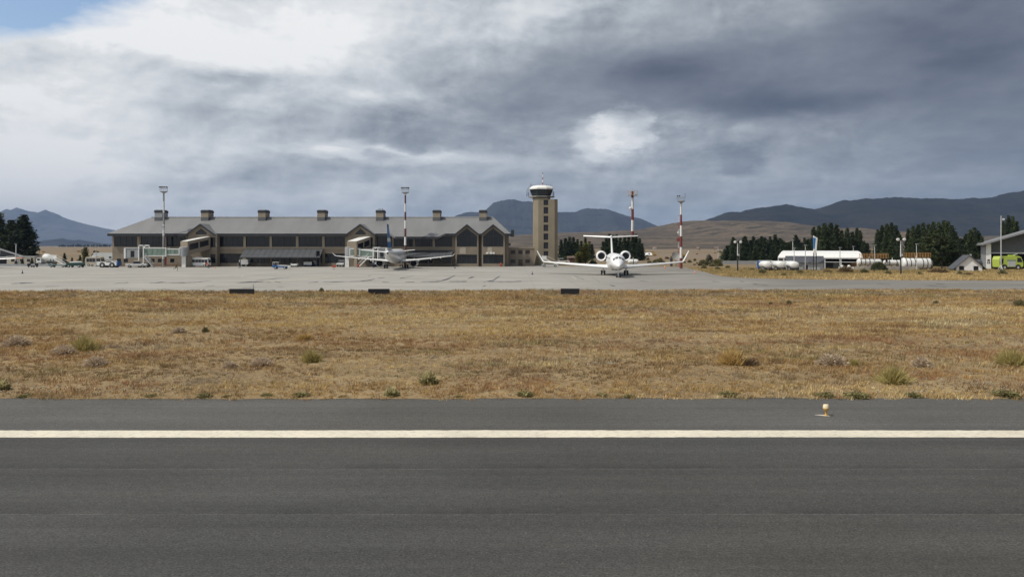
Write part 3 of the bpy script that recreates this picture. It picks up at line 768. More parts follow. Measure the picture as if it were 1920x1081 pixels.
for px, py, w in ((335, 628, 36), (178, 690, 62), (490, 690, 52), (30, 652, 62), (1560, 690, 70), (1730, 692, 55), (430, 692, 40), (120, 668, 55)):
    shrub('grey', px, py, w, 'grey_shrub', 'leafless grey twiggy shrub rounded like a cushion in the dry grass', 'shrub', 'grey twiggy shrubs in the field', 0.75)
for px, py, w, l in ((160, 661, 56, 'yellow green tussock behind a wide grey shrub'), (1672, 724, 66, 'tall lime yellow tussock leaning over by the runway edge'), (1602, 690, 26, 'small upright lime yellow tussock among grey shrubs'),
                     (1900, 690, 62, 'broad lime green tussock beside a grey shrub'), (585, 682, 46, 'low olive yellow tussock on stony ground')):
    shrub('tussock', px, py, w, 'tussock_grass', l, 'tussock', None, 0.9)
shrub('straw', 1372, 688, 64, 'straw_tussock', 'wide straw coloured tussock with a dark brown mat at its foot', 'tussock', None, 0.8)
shrub('straw', 570, 640, 34, 'straw_tussock', 'pale straw tussock amid the golden grass', 'tussock', None, 0.6)
shrub('brown', 1405, 690, 56, 'brown_shrub', 'low dark brown mat of scrub at the foot of a straw tussock', 'shrub', None, 0.6)
shrub('pale', 803, 726, 46, 'flowering_shrub', 'shrub crowned with cream yellow flowers on the field', 'shrub', None, 0.75)
shrub('pale', 735, 743, 36, 'flowering_shrub', 'green shrub with pale flower tips right at the asphalt edge', 'shrub', None, 0.7)
shrub('pale', 6, 735, 34, 'flowering_shrub', 'green and cream shrub on bare ground near the runway', 'shrub', None, 0.8)
shrub('dark', 603, 548.5, 13, 'green_bush', 'small round dark green bush where the field meets the apron', 'bush', None, 0.8)
shrub('dark', 1912, 577, 26, 'green_bush', 'mid green bush alone in the ochre grass', 'bush', None, 0.8)
for px, py, w in ((1480, 573, 15), (1445, 574, 11), (385, 627, 18), (1755, 572, 14)):
    shrub('dark', px, py, w, 'olive_bush', 'little dark olive bush dotted in the golden grass', 'bush', 'little olive bushes in the grass', 0.75)
for px, w in ((45, 34), (283, 30), (385, 42), (425, 26), (566, 46), (642, 20), (500, 30), (985, 44), (1130, 34), (1365, 48), (1545, 50), (1605, 66), (1712, 40), (1885, 62), (1180, 30), (860, 26)):
    shrub('weed', px, rsh.uniform(742.5, 744.5), w, 'green_weed', 'low dark green weed mat creeping over the asphalt edge', 'weed', 'green weeds along the runway edge', rsh.uniform(0.45, 0.75))
rv = random.Random(8)
for px, py, w in ((1552, 511, 26), (1585, 511, 40), (1500, 512, 18), (1430, 513, 20), (1760, 511, 46), (1815, 516, 26), (1800, 515, 14), (1725, 515, 16), (1880, 515, 22), (1470, 517, 14), (1620, 512, 22), (1665, 514, 18), (1345, 505, 16), (1320, 503, 14), (1335, 499, 18), (1365, 502, 14), (1410, 506, 14)):
    shrub('dark' if w < 24 else 'brown', px, py, w, 'scrub_bush', 'low dark scrub bush in the verge beyond the taxiway', 'bush', 'scrub bushes of the verge', rv.uniform(0.45, 0.8), False)

for _ in range(64):
    D = rv.uniform(225, 640) if rv.random() < .75 else rv.uniform(600, 1100)
    px = rv.choice((rv.uniform(1200, 1370), rv.uniform(1205, 1360), rv.uniform(60, 205), rv.uniform(965, 1000)))
    shrub(rv.choice(('dark', 'brown', 'dark', 'straw')), px, HOR + EYE * FPX / D, rv.uniform(5, 13) * (1 if D < 500 else .7), 'plain_scrub', 'low scrub bush scattered over the dry plain behind the apron', 'bush', 'scrub scattered over the plain', rv.uniform(.5, .9), False)

# ------------------------------------------------------------------ terminal building
TY = 211.0                                   # facade plane
def TX(px): return (px - 960.0) * TY / FPX
def TZ(py): return EYE - (py - HOR) * TY / FPX
def off(root): return (-root.location.x, -root.location.y, -root.location.z)

term = thing('terminal_building', 'long two storey tan airport terminal with grey hipped roof and gables', 'terminal', (-53, TY, 0))
TO = off(term)
ZW1, ZW0 = TZ(443), TZ(462.3)                # upper windows
ZL1, ZL0 = TZ(475), TZ(493)                  # ground floor windows
XL, XR = -105.4, -0.9
ZE = TZ(438) + 0.1                           # eave

wall = MB()
def window(x0, x1, z0, z1, y=TY, parent=None, mull=3, rails=1, name='window', m=None):
    g = MB().box(x0, x1, y + 0.22, y + 0.30, z0, z1).build(name, m or M['glass'], parent or term, loc=TO)
    fr = MB(); w = 0.07
    for i in range(mull + 1):
        xx = x0 + (x1 - x0) * i / mull
        xa, xb = (xx, xx + w) if i == 0 else ((xx - w, xx) if i == mull else (xx - w / 2, xx + w / 2))
        fr.box(xa, xb, y + 0.14, y + 0.218, z0, z1)
    for i in range(rails + 1):
        zz = z0 + (z1 - z0) * i / rails
        za, zb = (zz, zz + w) if i == 0 else (zz - w, zz)
        fr.box(x0, x1, y + 0.15, y + 0.216, za, zb)
    fr.build('frame', M['frame_dark'], g)
    return g
# facade laid out from openings: (px0, px1) upper and lower
upper = [(214, 258), (264, 308), (312, 349), (412, 457), (461, 506), (510, 555), (560, 604), (609, 647), (706, 735), (738, 775), (778, 812), (815, 848)]
lower = [(412, 455), (461, 506), (510, 555), (560, 604), (609, 647), (706, 735), (738, 775), (778, 812), (815, 848)]
small = [(219, 227), (232, 240), (283, 290), (296, 303), (319, 327)]
ZS1, ZS0 = TZ(484.7), TZ(491.8)
DR = (309, 312.5)                            # red door
bk = TY + 15
# upper storey piers
def row(openings, z0, z1, xa, xb):
    xs = xa
    for a, b in openings:
        wall.box(xs, TX(a), TY, TY + 0.45, z0, z1); xs = TX(b)
    wall.box(xs, xb, TY, TY + 0.45, z0, z1)
row(upper, ZW0, ZW1, XL, XR)
wall.box(XL, XR, TY + .02, TY + .45, ZW1, ZE - 0.1)            # head
wall.box(XL, XR, TY, TY + .45, ZL1, ZW0)                        # spandrel
xa = TX(345)
lo = [o for o in small] + [DR]
lo.sort()
row([o for o in small if o[0] < 300], ZS0, ZS1, XL, TX(309)); row([(319, 327)], ZS0, ZS1, TX(312.5), xa)
wall.box(XL, TX(309), TY, TY + .45, ZS1, ZL1); wall.box(TX(312.5), xa, TY, TY + .45, ZS1, ZL1); wall.box(TX(309), TX(312.5), TY, TY + .45, TZ(482), ZL1)
wall.box(XL, TX(309), TY, TY + .45, 0, ZS0); wall.box(TX(312.5), xa, TY, TY + .45, 0, ZS0)
row(lower, ZL0, ZL1, xa, XR)
wall.box(xa, XR, TY, TY + .45, 0, ZL0)
# sides and back
wall.box(XL, XL + .4, TY + .45, bk, 0, ZE - .1); wall.box(XR - .4, XR, TY + .45, bk, 0, ZE - .1); wall.box(XL, XR, bk, bk + .4, 0, ZE - .1)
wall.build('wall', M['tan'], term, loc=TO)
for a, b in upper: window(TX(a), TX(b), ZW0, ZW1, mull=4)
for a, b in lower: window(TX(a), TX(b), ZL0, ZL1, mull=4)
for a, b in small: window(TX(a), TX(b), ZS0, ZS1, mull=2, m=M['glass_small'])
MB().box(TX(309), TX(312.5), TY + .15, TY + .25, 0.02, TZ(482)).build('door', M['red'], term, loc=TO)
MB().box(XL - .05, TX(345), TY - .06, TY - .003, 0, 0.45).build('plinth', mat('reddish_plinth', (0.21, 0.13, 0.09), 0.9), term, loc=TO)
# pilasters between the upper bays stand proud
for p in (260, 310, 459, 508, 557.5, 606.5, 813.5):
    MB().box(TX(p) - .32, TX(p) + .32, TY - .16, TY - .003, ZW0 - .15, ZE - .75).build('pilaster', M['tan_light'], term, loc=TO)
MB().box(TX(409), TX(648), TY - .12, TY - .003, ZW0 - .55, ZW0 - .16).build('sill_band', M['tan_light'], term, loc=TO)

# main roof
EY0, RY, EY1 = 209.9, 218.0, 227.0
RZ = 13.2
ex0, ex1, rx0, rx1 = -106.1, -0.4, -98.1, -5.1
r = MB()
A, B, C, D_ = (ex0, EY0, ZE), (ex1, EY0, ZE), (ex1, EY1, ZE), (ex0, EY1, ZE)
r1, r2 = (rx0, RY, RZ), (rx1, RY, RZ)
r.quad(A, B, r2, r1); r.quad(B, C, r2); r.quad(C, D_, r1, r2); r.quad(D_, A, r1)
r.quad((ex0, EY0, ZE - .02), (ex1, EY0, ZE - .02), (ex1, EY1, ZE - .02), (ex0, EY1, ZE - .02))
roof = r.build('roof', M['roof'], term, loc=TO)
SL = (RZ - ZE) / (RY - EY0)
MB().beam((rx0, RY, RZ + .05), (rx1, RY, RZ + .05), 0.5, 0.14).build('ridge_cap', M['light_grey'], roof)
f = MB()
f.box(ex0, ex1, EY0 - .10, EY0 + .02, ZE - .72, ZE + .03); f.box(ex0 - .10, ex0 + .02, EY0 + .02, EY1, ZE - .72, ZE + .03); f.box(ex1 - .02, ex1 + .10, EY0 + .02, EY1, ZE - .72, ZE + .03)
f.box(ex0 + .02, ex1 - .02, EY0 + .02, TY, ZE - .70, ZE - .60)
f.build('fascia', M['fascia'], term, loc=TO)
MB().box(ex0 - .02, ex1 + .02, EY0 - .16, EY0 - .103, ZE - .06, ZE + .05).build('gutter', M['light_grey'], roof)
# eave that comes lower and further out between the second dormer and the twin gables
lx0, lx1, ly = X(741, 208.3), X(822, 208.3), 208.25
lz = ZE - SL * (EY0 - ly)
le = MB()
le.loft([[(lx0 - 1.6, EY0 - .17, ZE + .02), (lx0, ly, lz + .04), (lx0, ly, lz - .5), (lx0 - 1.6, EY0 - .17, ZE - .5)], [(lx1 + 1.8, EY0 - .17, ZE + .02), (lx1, ly, lz + .04), (lx1, ly, lz - .5), (lx1 + 1.8, EY0 - .17, ZE - .5)]])
le.build('lower_eave', M['roof'], roof)
MB().box(lx0 - .02, lx1 + .02, ly - .10, ly - .005, lz - .62, lz + .0).build('fascia', M['fascia'], term, loc=TO)
# chimneys straddling the ridge
for i, p in enumerate((297, 384, 491, 602, 712, 818.5, 905.5)):
    x = X(p, 216.2); w = 1.0
    zb = RZ - SL * 1.9
    c = MB().box(x - w, x + w, RY - 1.9, RY + 1.9, RZ - .1, 14.35).build('chimney', M['tan_light'] if i else M['grey'], roof)
    MB().box(x - w - .03, x + w + .03, RY - 1.93, RY + 1.93, zb - .1, RZ - .1).build('flashing', mat('dark_flashing', (0.13, 0.132, 0.14), 0.6, 0.1), c)
    MB().box(x - w - .08, x + w + .08, RY - 1.98, RY + 1.98, 14.35, 14.95).build('cap', M['fascia'], c)
    MB().box(x - w + .1, x + w - .1, RY - 1.8, RY + 1.8, 14.95, 15.15).build('cowl', M['grey'], c)
    if i == 4:
        for k in (-.5, .0, .5): MB().tube((x + k, RY, 15.1), (x + k, RY, 15.6), .09, .09, 6).build('vent_pipe', M['frame_dark'], c)

def gable(cpx, hpx, apy, epy, ipx, iapy, iepy, ibot, kind):
    """gabled bay standing 1.2 m proud of the facade"""
    y = TY - 2.1
    cx = X(cpx, y); k = y / FPX
    hw, iw = hpx * k, ipx * k
    za, ze = EYE - (apy - HOR) * k, EYE - (epy - HOR) * k
    zia, zie, zib = EYE - (iapy - HOR) * k, EYE - (iepy - HOR) * k, EYE - (ibot - HOR) * k
    w = MB()
    wx = hw - 0.5
    zew = ze + 0.5 * (za - ze) / hw - 0.25; zaw = za - 0.25
    # masonry around the pentagonal light
    for s in (-1, 1):
        w.prism([(cx + s * wx, zib), (cx + s * wx, zew), (cx, zaw), (cx, zia), (cx + s * iw, zie), (cx + s * iw, zib)], y, y + .4)
    g = MB().prism([(cx - iw, zib), (cx + iw, zib), (cx + iw, zie), (cx, zia), (cx - iw, zie)], y + .22, y + .30).build('gable_window', M['glass'], term, loc=TO)
    fr = MB()
    nb = 4 if kind == 'big' else 2
    for i in range(1, nb):
        t = i / nb * 2 - 1; xx = cx + t * iw; zt = zie + (zia - zie) * (1 - abs(t))
        fr.box(xx - .035, xx + .035, y + .14, y + .218, zib, zt)
    fr.box(cx - iw, cx + iw, y + .15, y + .216, zie - .04, zie + .04)
    fr.build('frame', M['frame_dark'], g)
    if kind == 'big':
        zl1, zl0 = EYE - (477 - HOR) * k, EYE - (494 - HOR) * k
        w.box(cx - wx, cx + wx, y, y + .4, zl1, zib); w.box(cx - wx, cx + wx, y, y + .4, 0, zl0)
        for s in (-1, 1): w.box(min(cx + s * iw, cx + s * wx), max(cx + s * iw, cx + s * wx), y, y + .4, zl0, zl1)
        window(cx - iw, cx + iw, zl0, zl1, y, mull=4)
        MB().box(cx - iw + (3.0 if cpx < 900 else 4.5) * .25, cx - .3, y - .04, y - .003, zl1 + .15, zib - .12).build('lit_patch', mat('lit_patch', (0.42, 0.37, 0.30), 0.8), term, loc=TO)  # lit patch on the wall below the gable, put in as a paler sheet
    else:
        # narrow lights down the right hand side, solid wall elsewhere
        sx0, sx1 = cx + (17.5 if cpx < 500 else 16) * k, cx + (27 if cpx < 500 else 23.5) * k
        wr = max(cx + wx, sx1 + .4)
        zu1, zu0 = EYE - (445 - HOR) * k, EYE - (463 - HOR) * k; zd1, zd0 = EYE - (476 - HOR) * k, EYE - (493 - HOR) * k
        w.box(cx - wx, sx0, y, y + .4, 0, zib); w.box(sx1, wr, y, y + .4, 0, min(zib, zew))
        for za_, zb_ in ((0, zd0), (zd1, zu0), (zu1, min(zib, zew))): w.box(sx0, sx1, y, y + .4, za_, zb_)
        for za_, zb_ in ((zd0, zd1), (zu0, zu1)):
            if zb_ > za_: window(sx0, sx1, za_, zb_, y, mull=1)
        w.box(wr - .4, wr, y + .4, TY, 0, min(zib, zew))
    w.box(cx - wx, cx - wx + .4, y + .4, TY, 0, zew); w.box(cx + wx - .4, cx + wx, y + .4, TY, 0, zew)
    w.build('gable_wall', M['tan'], term, loc=TO)
    yb = EY0 + (za - ZE) / SL + .4; yf = y - .7
    dr = MB(); t = .16
    for s in (-1, 1):
        dr.loft([[(cx, yy, za), (cx + s * hw, yy, ze), (cx + s * hw, yy, ze - t), (cx, yy, za - t)] for yy in (yf, yb)])
    d = dr.build('gable_roof', M['roof'], roof)
    ff = MB(); t0, t1 = .03, .50
    for s in (-1, 1):
        ff.loft([[(cx, yy, za - t0), (cx + s * (hw + .05), yy, ze - t0 - .03), (cx + s * (hw + .05), yy, ze - t1), (cx, yy, za - t1)] for yy in (yf - .12, yf - .003)])
    ff.build('bargeboard', M['fascia'], d)
gable(377, 27.5, 419, 439, 10.5, 428, 436, 439.5, 'small')
gable(676, 27.5, 419.5, 439.5, 10.0, 428.5, 437, 439.5, 'small')
gable(875.5, 25.2, 420, 440.5, 19.0, 428.0, 442.5, 462.3, 'big')
gable(924.8, 25.2, 420, 440.5, 19.0, 428.0, 442.5, 462.3, 'big')

def awning(tx0, tx1, bx0, bx1, tpy, bpy_, lb):
    yb = 206.3
    x0, x1 = X(bx0, yb), X(bx1, yb); z0 = EYE - (bpy_ - HOR) * yb / FPX; z1 = TZ(tpy)
    u0, u1 = TX(tx0), TX(tx1)
    a = MB()
    a.loft([[(x0, yb, z0), (x1, yb, z0), (u1, TY - .17, z1), (u0, TY - .17, z1)], [(x0, yb, z0 - .12), (x1, yb, z0 - .12), (u1, TY - .17, z1 - .12), (u0, TY - .17, z1 - .12)]])
    o = a.build('awning', M['awning'], term, loc=TO)
    o['label'] = lb
    po = MB()
    n = max(2, int((x1 - x0) / 5))
    for i in range(n + 1):
        MB().box(x0 + (x1 - x0) * i / n - .1, x0 + (x1 - x0) * i / n + .1, yb + .25, yb + .45, 0, z0 + .05).build('awning_post', M['frame_dark'], o)
    rb = MB()
    for i in range(1, 14):
        f_ = i / 14
        rb.beam((x0 + (x1 - x0) * f_, yb + .02, z0 + .03), (u0 + (u1 - u0) * f_, TY - .2, z1 + .03), .06, .05)
    rb.build('rib', M['awning'], o)
    MB().box(x0, x1, yb - .05, yb - .003, z0 - .2, z0 + .02).build('edge_trim', M['frame_dark'], o)
awning(460, 606, 449.5, 599.5, 466.5, 482, 'dark grey sloped awning over the baggage bay')
awning(768, 850, 760, 846, 469, 481, 'dark grey sloped awning beside the twin gables')
MB().box(TX(600), TX(601.5), TY - 4.4, TY, 0, TZ(470)).build('baggage_screen', M['fascia'], term, loc=TO)
# cluster of air units at the roof corner and white boxes above the last ground floor window
MB().box(-0.25, 0.55, 210.2, 212.4, ZE - .9, ZE + .9).build('cooling_unit', M['fascia'], term, loc=TO)
MB().box(-0.85, -0.35, 209.6, 210.9, 5.4, 6.1).build('floodlight', M['frame_dark'], term, loc=TO)
for p in (914, 921, 926):
    MB().box(TX(p) - .3, TX(p) + .3, TY - 2.65, TY - 2.105, TZ(475.6), TZ(472.6)).build('cooling_unit', M['white'], term, loc=TO)

# annex between terminal and tower
ann = thing('annex_building', 'low flat roofed tan annex between terminal and control tower', 'building', (3, 214, 0))
AO = off(ann); ay = 214.0
def AX(px): return (px - 960) * ay / FPX
def AZ(py): return EYE - (py - HOR) * ay / FPX
aw = MB()
cols = [(957.5, 966), (972, 980), (985, 993.5)]
xs0, xs1 = XR + .02, AX(1002)
def arow(z0, z1, ops):
    xs = xs0
    for a, b in ops:
        aw.box(xs, AX(a), ay, ay + .35, z0, z1); xs = AX(b)
    aw.box(xs, xs1, ay, ay + .35, z0, z1)
arow(AZ(476), AZ(469), cols); arow(AZ(493), AZ(486), cols); arow(0, AZ(493), [cols[1]])
aw.box(xs0, xs1, ay, ay + .35, AZ(486), AZ(476)); aw.box(xs0, xs1, ay, ay + .35, AZ(469), AZ(464.5)); aw.box(xs0, xs1, ay + .35, ay + 8, 0, AZ(464.5) - .3)
aw.build('wall', M['tan'], ann, loc=AO)
MB().box(xs0, xs1, ay - .12, ay - .003, AZ(465.5), AZ(463.6)).build('parapet_cap', M['tan_light'], ann, loc=AO)
def simple_window(parent, o, x0, x1, y, z0, z1, m=None):
    g = MB().box(x0, x1, y + .15, y + .22, z0, z1).build('window', m or M['glass_small'], parent, loc=o)
    MB().box((x0 + x1) / 2 - .03, (x0 + x1) / 2 + .03, y + .10, y + .148, z0, z1).box(x0, x1, y + .102, y + .146, z0, z0 + .06).build('frame', M['frame_dark'], g)
red_glass = mat('brown_pane', (0.055, 0.035, 0.032), 0.3, 0.2)
for a, b in cols:
    simple_window(ann, AO, AX(a), AX(b), ay, AZ(476), AZ(469), red_glass)
    if (a, b) != cols[1]: simple_window(ann, AO, AX(a), AX(b), ay, AZ(493), AZ(486), red_glass)
dd = MB().box(AX(972), AX(980), ay + .1, ay + .2, .02, AZ(486)).build('door', mat('brown_door', (0.10, 0.07, 0.05), .6), ann, loc=AO)
MB().box(AX(979) - .1, AX(979), ay + .06, ay + .098, 0.95, 1.1).build('handle', M['steel'], dd)
MB().tube((AX(969), ay - .08, 0.02), (AX(969), ay - .08, AZ(466)), .07, .07, 8).build('drainpipe', M['grey'], ann, loc=AO)

# ------------------------------------------------------------------ control tower
tw = thing('control_tower', 'tan concrete control tower with slanted dark glass cab and white roof', 'tower', (9.3, 222, 0))
TWO = off(tw); ty = 222.0; tk = ty / FPX
def WX(px): return (px - 960) * tk
def WZ(py): return EYE - (py - HOR) * tk
x0, x1, zt = WX(1000.5), WX(1046), WZ(371.5)
wa, wb = WX(1019.2), WX(1028)
wins = [(374.5, 384.5), (388, 400.5), (404.5, 417), (421, 433), (437.5, 449.5), (454, 466), (470.5, 480.5)]
sh = MB()
c = 1.0
sh.prism([(x0, ty + 1.3), (x0 + 1.3, ty), (wa, ty), (wa, ty + 6.6), (x0, ty + 6.6)], 0, zt, 'z')
sh.prism([(wb, ty), (x1 - .9, ty), (x1, ty + .9), (x1, ty + 6.6), (wb, ty + 6.6)], 0, zt - .25, 'z')
zz = 0
for a, b in reversed(wins):
    sh.box(wa, wb, ty + .06, ty + .45, zz, WZ(b)); zz = WZ(a)
sh.box(wa, wb, ty + .06, ty + .45, zz, zt); sh.box(wa, wb, ty + .45, ty + 6.6, 0, zt)
sh.build('shaft', M['tower_tan'], tw, loc=TWO)
for a, b in wins:
    g = MB().box(wa + .02, wb - .02, ty + .25, ty + .32, WZ(b) + .01, WZ(a) - .01).build('window', M['glass_small'], tw, loc=TWO)
    MB().box((wa + wb) / 2 - .04, (wa + wb) / 2 + .04, ty + .18, ty + .248, WZ(b) + .02, WZ(a) - .02).build('frame', M['frame_dark'], g)
ccx, ccy = WX(1015.8), ty + 3.4
def octo(r, z, n=8, ph=math.pi / 8): return [(ccx + r * math.cos(ph + 2 * math.pi * i / n), ccy + r * math.sin(ph + 2 * math.pi * i / n), z) for i in range(n)]
MB().loft([octo(2.7, zt - .05), octo(2.7, zt + .45)]).build('neck', M['tower_tan'], tw, loc=TWO)
plat = MB().loft([octo(3.95, zt + .45), octo(3.95, zt + .65)]).build('gallery', M['concrete'], tw, loc=TWO)
rl_ = MB(); po = octo(3.85, zt + .65)
for h in (.55, 1.1):
    for i in range(8):
        a, b = Vector(po[i]), Vector(po[(i + 1) % 8]); rl_.tube(a + Vector((0, 0, h)), b + Vector((0, 0, h)), .025, .025, 5)
for p in po: rl_.tube(p, (p[0], p[1], p[2] + 1.1), .03, .03, 5)
rl_.build('railing', M['frame_dark'], plat)
zc0, zc1 = WZ(366), WZ(354.5)
cab = MB().loft([octo(2.62, zt + .65), octo(2.72, zc0 + .1), octo(2.78, zc0 + .16), octo(3.42, zc1)]).build('cab', M['cab_glass'], tw, loc=TWO)
mu = MB(); lo_, hi_ = octo(2.80, zc0 + .16), octo(3.44, zc1)
for a, b in zip(lo_, hi_): mu.tube(a, b, .06, .06, 6)
mu.build('mullion', M['frame_dark'], cab)
MB().loft([octo(3.5, zc1), octo(3.62, zc1 + .12), octo(3.62, zc1 + .42), octo(3.2, zc1 + .75), octo(2.4, zc1 + 1.1), octo(1.3, zc1 + 1.28)]).build('cab_roof', M['white'], tw, loc=TWO)
zr = zc1 + 1.25
MB().tube((WX(1018.5), ccy, zr), (WX(1018.5), ccy, WZ(321)), .13, .07, 8).build('antenna', M['antenna_bands'], tw, loc=TWO)
an = MB()
for p, h in ((996, 1.3), (1004, .7), (1012, 1.0), (1026, .9), (1034, .8)): an.tube((WX(p), ccy, zc1 + .4), (WX(p), ccy, zc1 + .8 + h), .035, .03, 5)
an.tube((WX(997), ccy, zc1 + 1.35), (WX(1034), ccy, zc1 + 1.35), .02, .02, 5)
an.build('roof_aerial', mat('rust_red_aerial', (0.16, 0.09, 0.08), .6), tw, loc=TWO)
ld = MB()
for q in (-.2, .2): ld.path([(WX(989) + q, ccy - .5, zt + .6), (WX(989.5) + q, ccy - .5, zc1 - .2), (WX(994) + q, ccy - .5, zc1 + .9), (WX(997) + q, ccy - .5, zc1 + 1.5)], .04, 5)
for h in range(6): ld.tube((WX(989) - .2, ccy - .5, zt + .8 + h * .33), (WX(989) + .2, ccy - .5, zt + .8 + h * .33), .03, .03, 5)
ld.build('ladder', M['frame_dark'], tw, loc=TWO)
MB().beam((WX(1038), ccy, zt + .7), (WX(1038.5), ccy, zc1 - .3), .18, .18).build('bracket', M['frame_dark'], tw, loc=TWO)
MB().tube((WX(1047.2), ty + .5, 0), (WX(1047.2), ty + .5, 2.2), .06, .06, 6).build('drainpipe', M['grey'], tw, loc=TWO)

# ------------------------------------------------------------------ passenger boarding bridges
def corridor(cpx, epx, D0, lab):
    """fixed tan walkway on a pier that climbs from the bridge rotunda to the gable"""
    P0 = Vector((X(cpx, D0), D0, 0)); P1 = Vector((X(epx, TY - 2.1), TY - 2.05, 0))
    d = (P1 - P0); L = d.length; ang = math.atan2(d.y, d.x) - math.pi / 2
    o = thing('fixed_walkway', lab, 'walkway', tuple(P0), ang)
    w = 1.5; z0a, z1a, z0b, z1b = 2.9, 6.55, 4.6, 7.75
    def sec(s0, s1):
        f0, f1 = s0 / L, s1 / L
        return f0, f1
    def band(x, s0, s1, lo0, lo1, th=.12):
        f0, f1 = s0 / L, s1 / L
        zz = lambda f, q: (z0a + (z0b - z0a) * f) + q * ((z1a + (z1b - z1a) * f) - (z0a + (z0b - z0a) * f))
        return [[(x, s0, zz(f0, lo0)), (x, s0, zz(f0, lo1)), (x + th, s0, zz(f0, lo1)), (x + th, s0, zz(f0, lo0))], [(x, s1, zz(f1, lo0)), (x, s1, zz(f1, lo1)), (x + th, s1, zz(f1, lo1)), (x + th, s1, zz(f1, lo0))]]
    b = MB()
    for x in (-w, w - .12):
        b.loft(band(x, 0, L, 0, .34)); b.loft(band(x, 0, L, .78, 1))
        for s0, s1 in ((0, .5), (L * .48, L * .54), (L - .4, L)): b.loft(band(x, s0, s1, .34, .78))
    b.box(-w + .12, w - .12, 0, .15, z0a, z1a)
    b.build('shell', M['tan'], o)
    for s0, s1 in ((.5, L * .48), (L * .54, L - .4)):
        MB().loft(band(w - .09, s0, s1, .34, .78, .04)).build('window', M['glass'], o)
        MB().loft(band(-w + .05, s0, s1, .34, .78, .04)).build('window', M['glass'], o)
    MB().loft([[(-w + .12, 0.15, z0a), (w - .12, .15, z0a), (w - .12, .15, z0a + .2), (-w + .12, .15, z0a + .2)], [(-w + .12, L, z0b), (w - .12, L, z0b), (w - .12, L, z0b + .2), (-w + .12, L, z0b + .2)]]).build('floor', M['concrete'], o)
    MB().loft([[(-w, .35, z1a - .02), (w, .35, z1a - .02), (w, .35, z1a + .1), (-w, .35, z1a + .1)], [(-w, L, z1b - .02), (w, L, z1b - .02), (w, L, z1b + .1), (-w, L, z1b + .1)]]).build('roof', M['white'], o)
    MB().box(.55, 1.45, .2, 1.3, 0, z0a).build('pier', M['tan'], o)
    return o
corridor(345, 387, 203.5, 'tan fixed walkway climbing to the gable beside the minibus')
corridor(659.5, 686, 203.5, 'tan fixed walkway climbing to the gable behind the airliner')

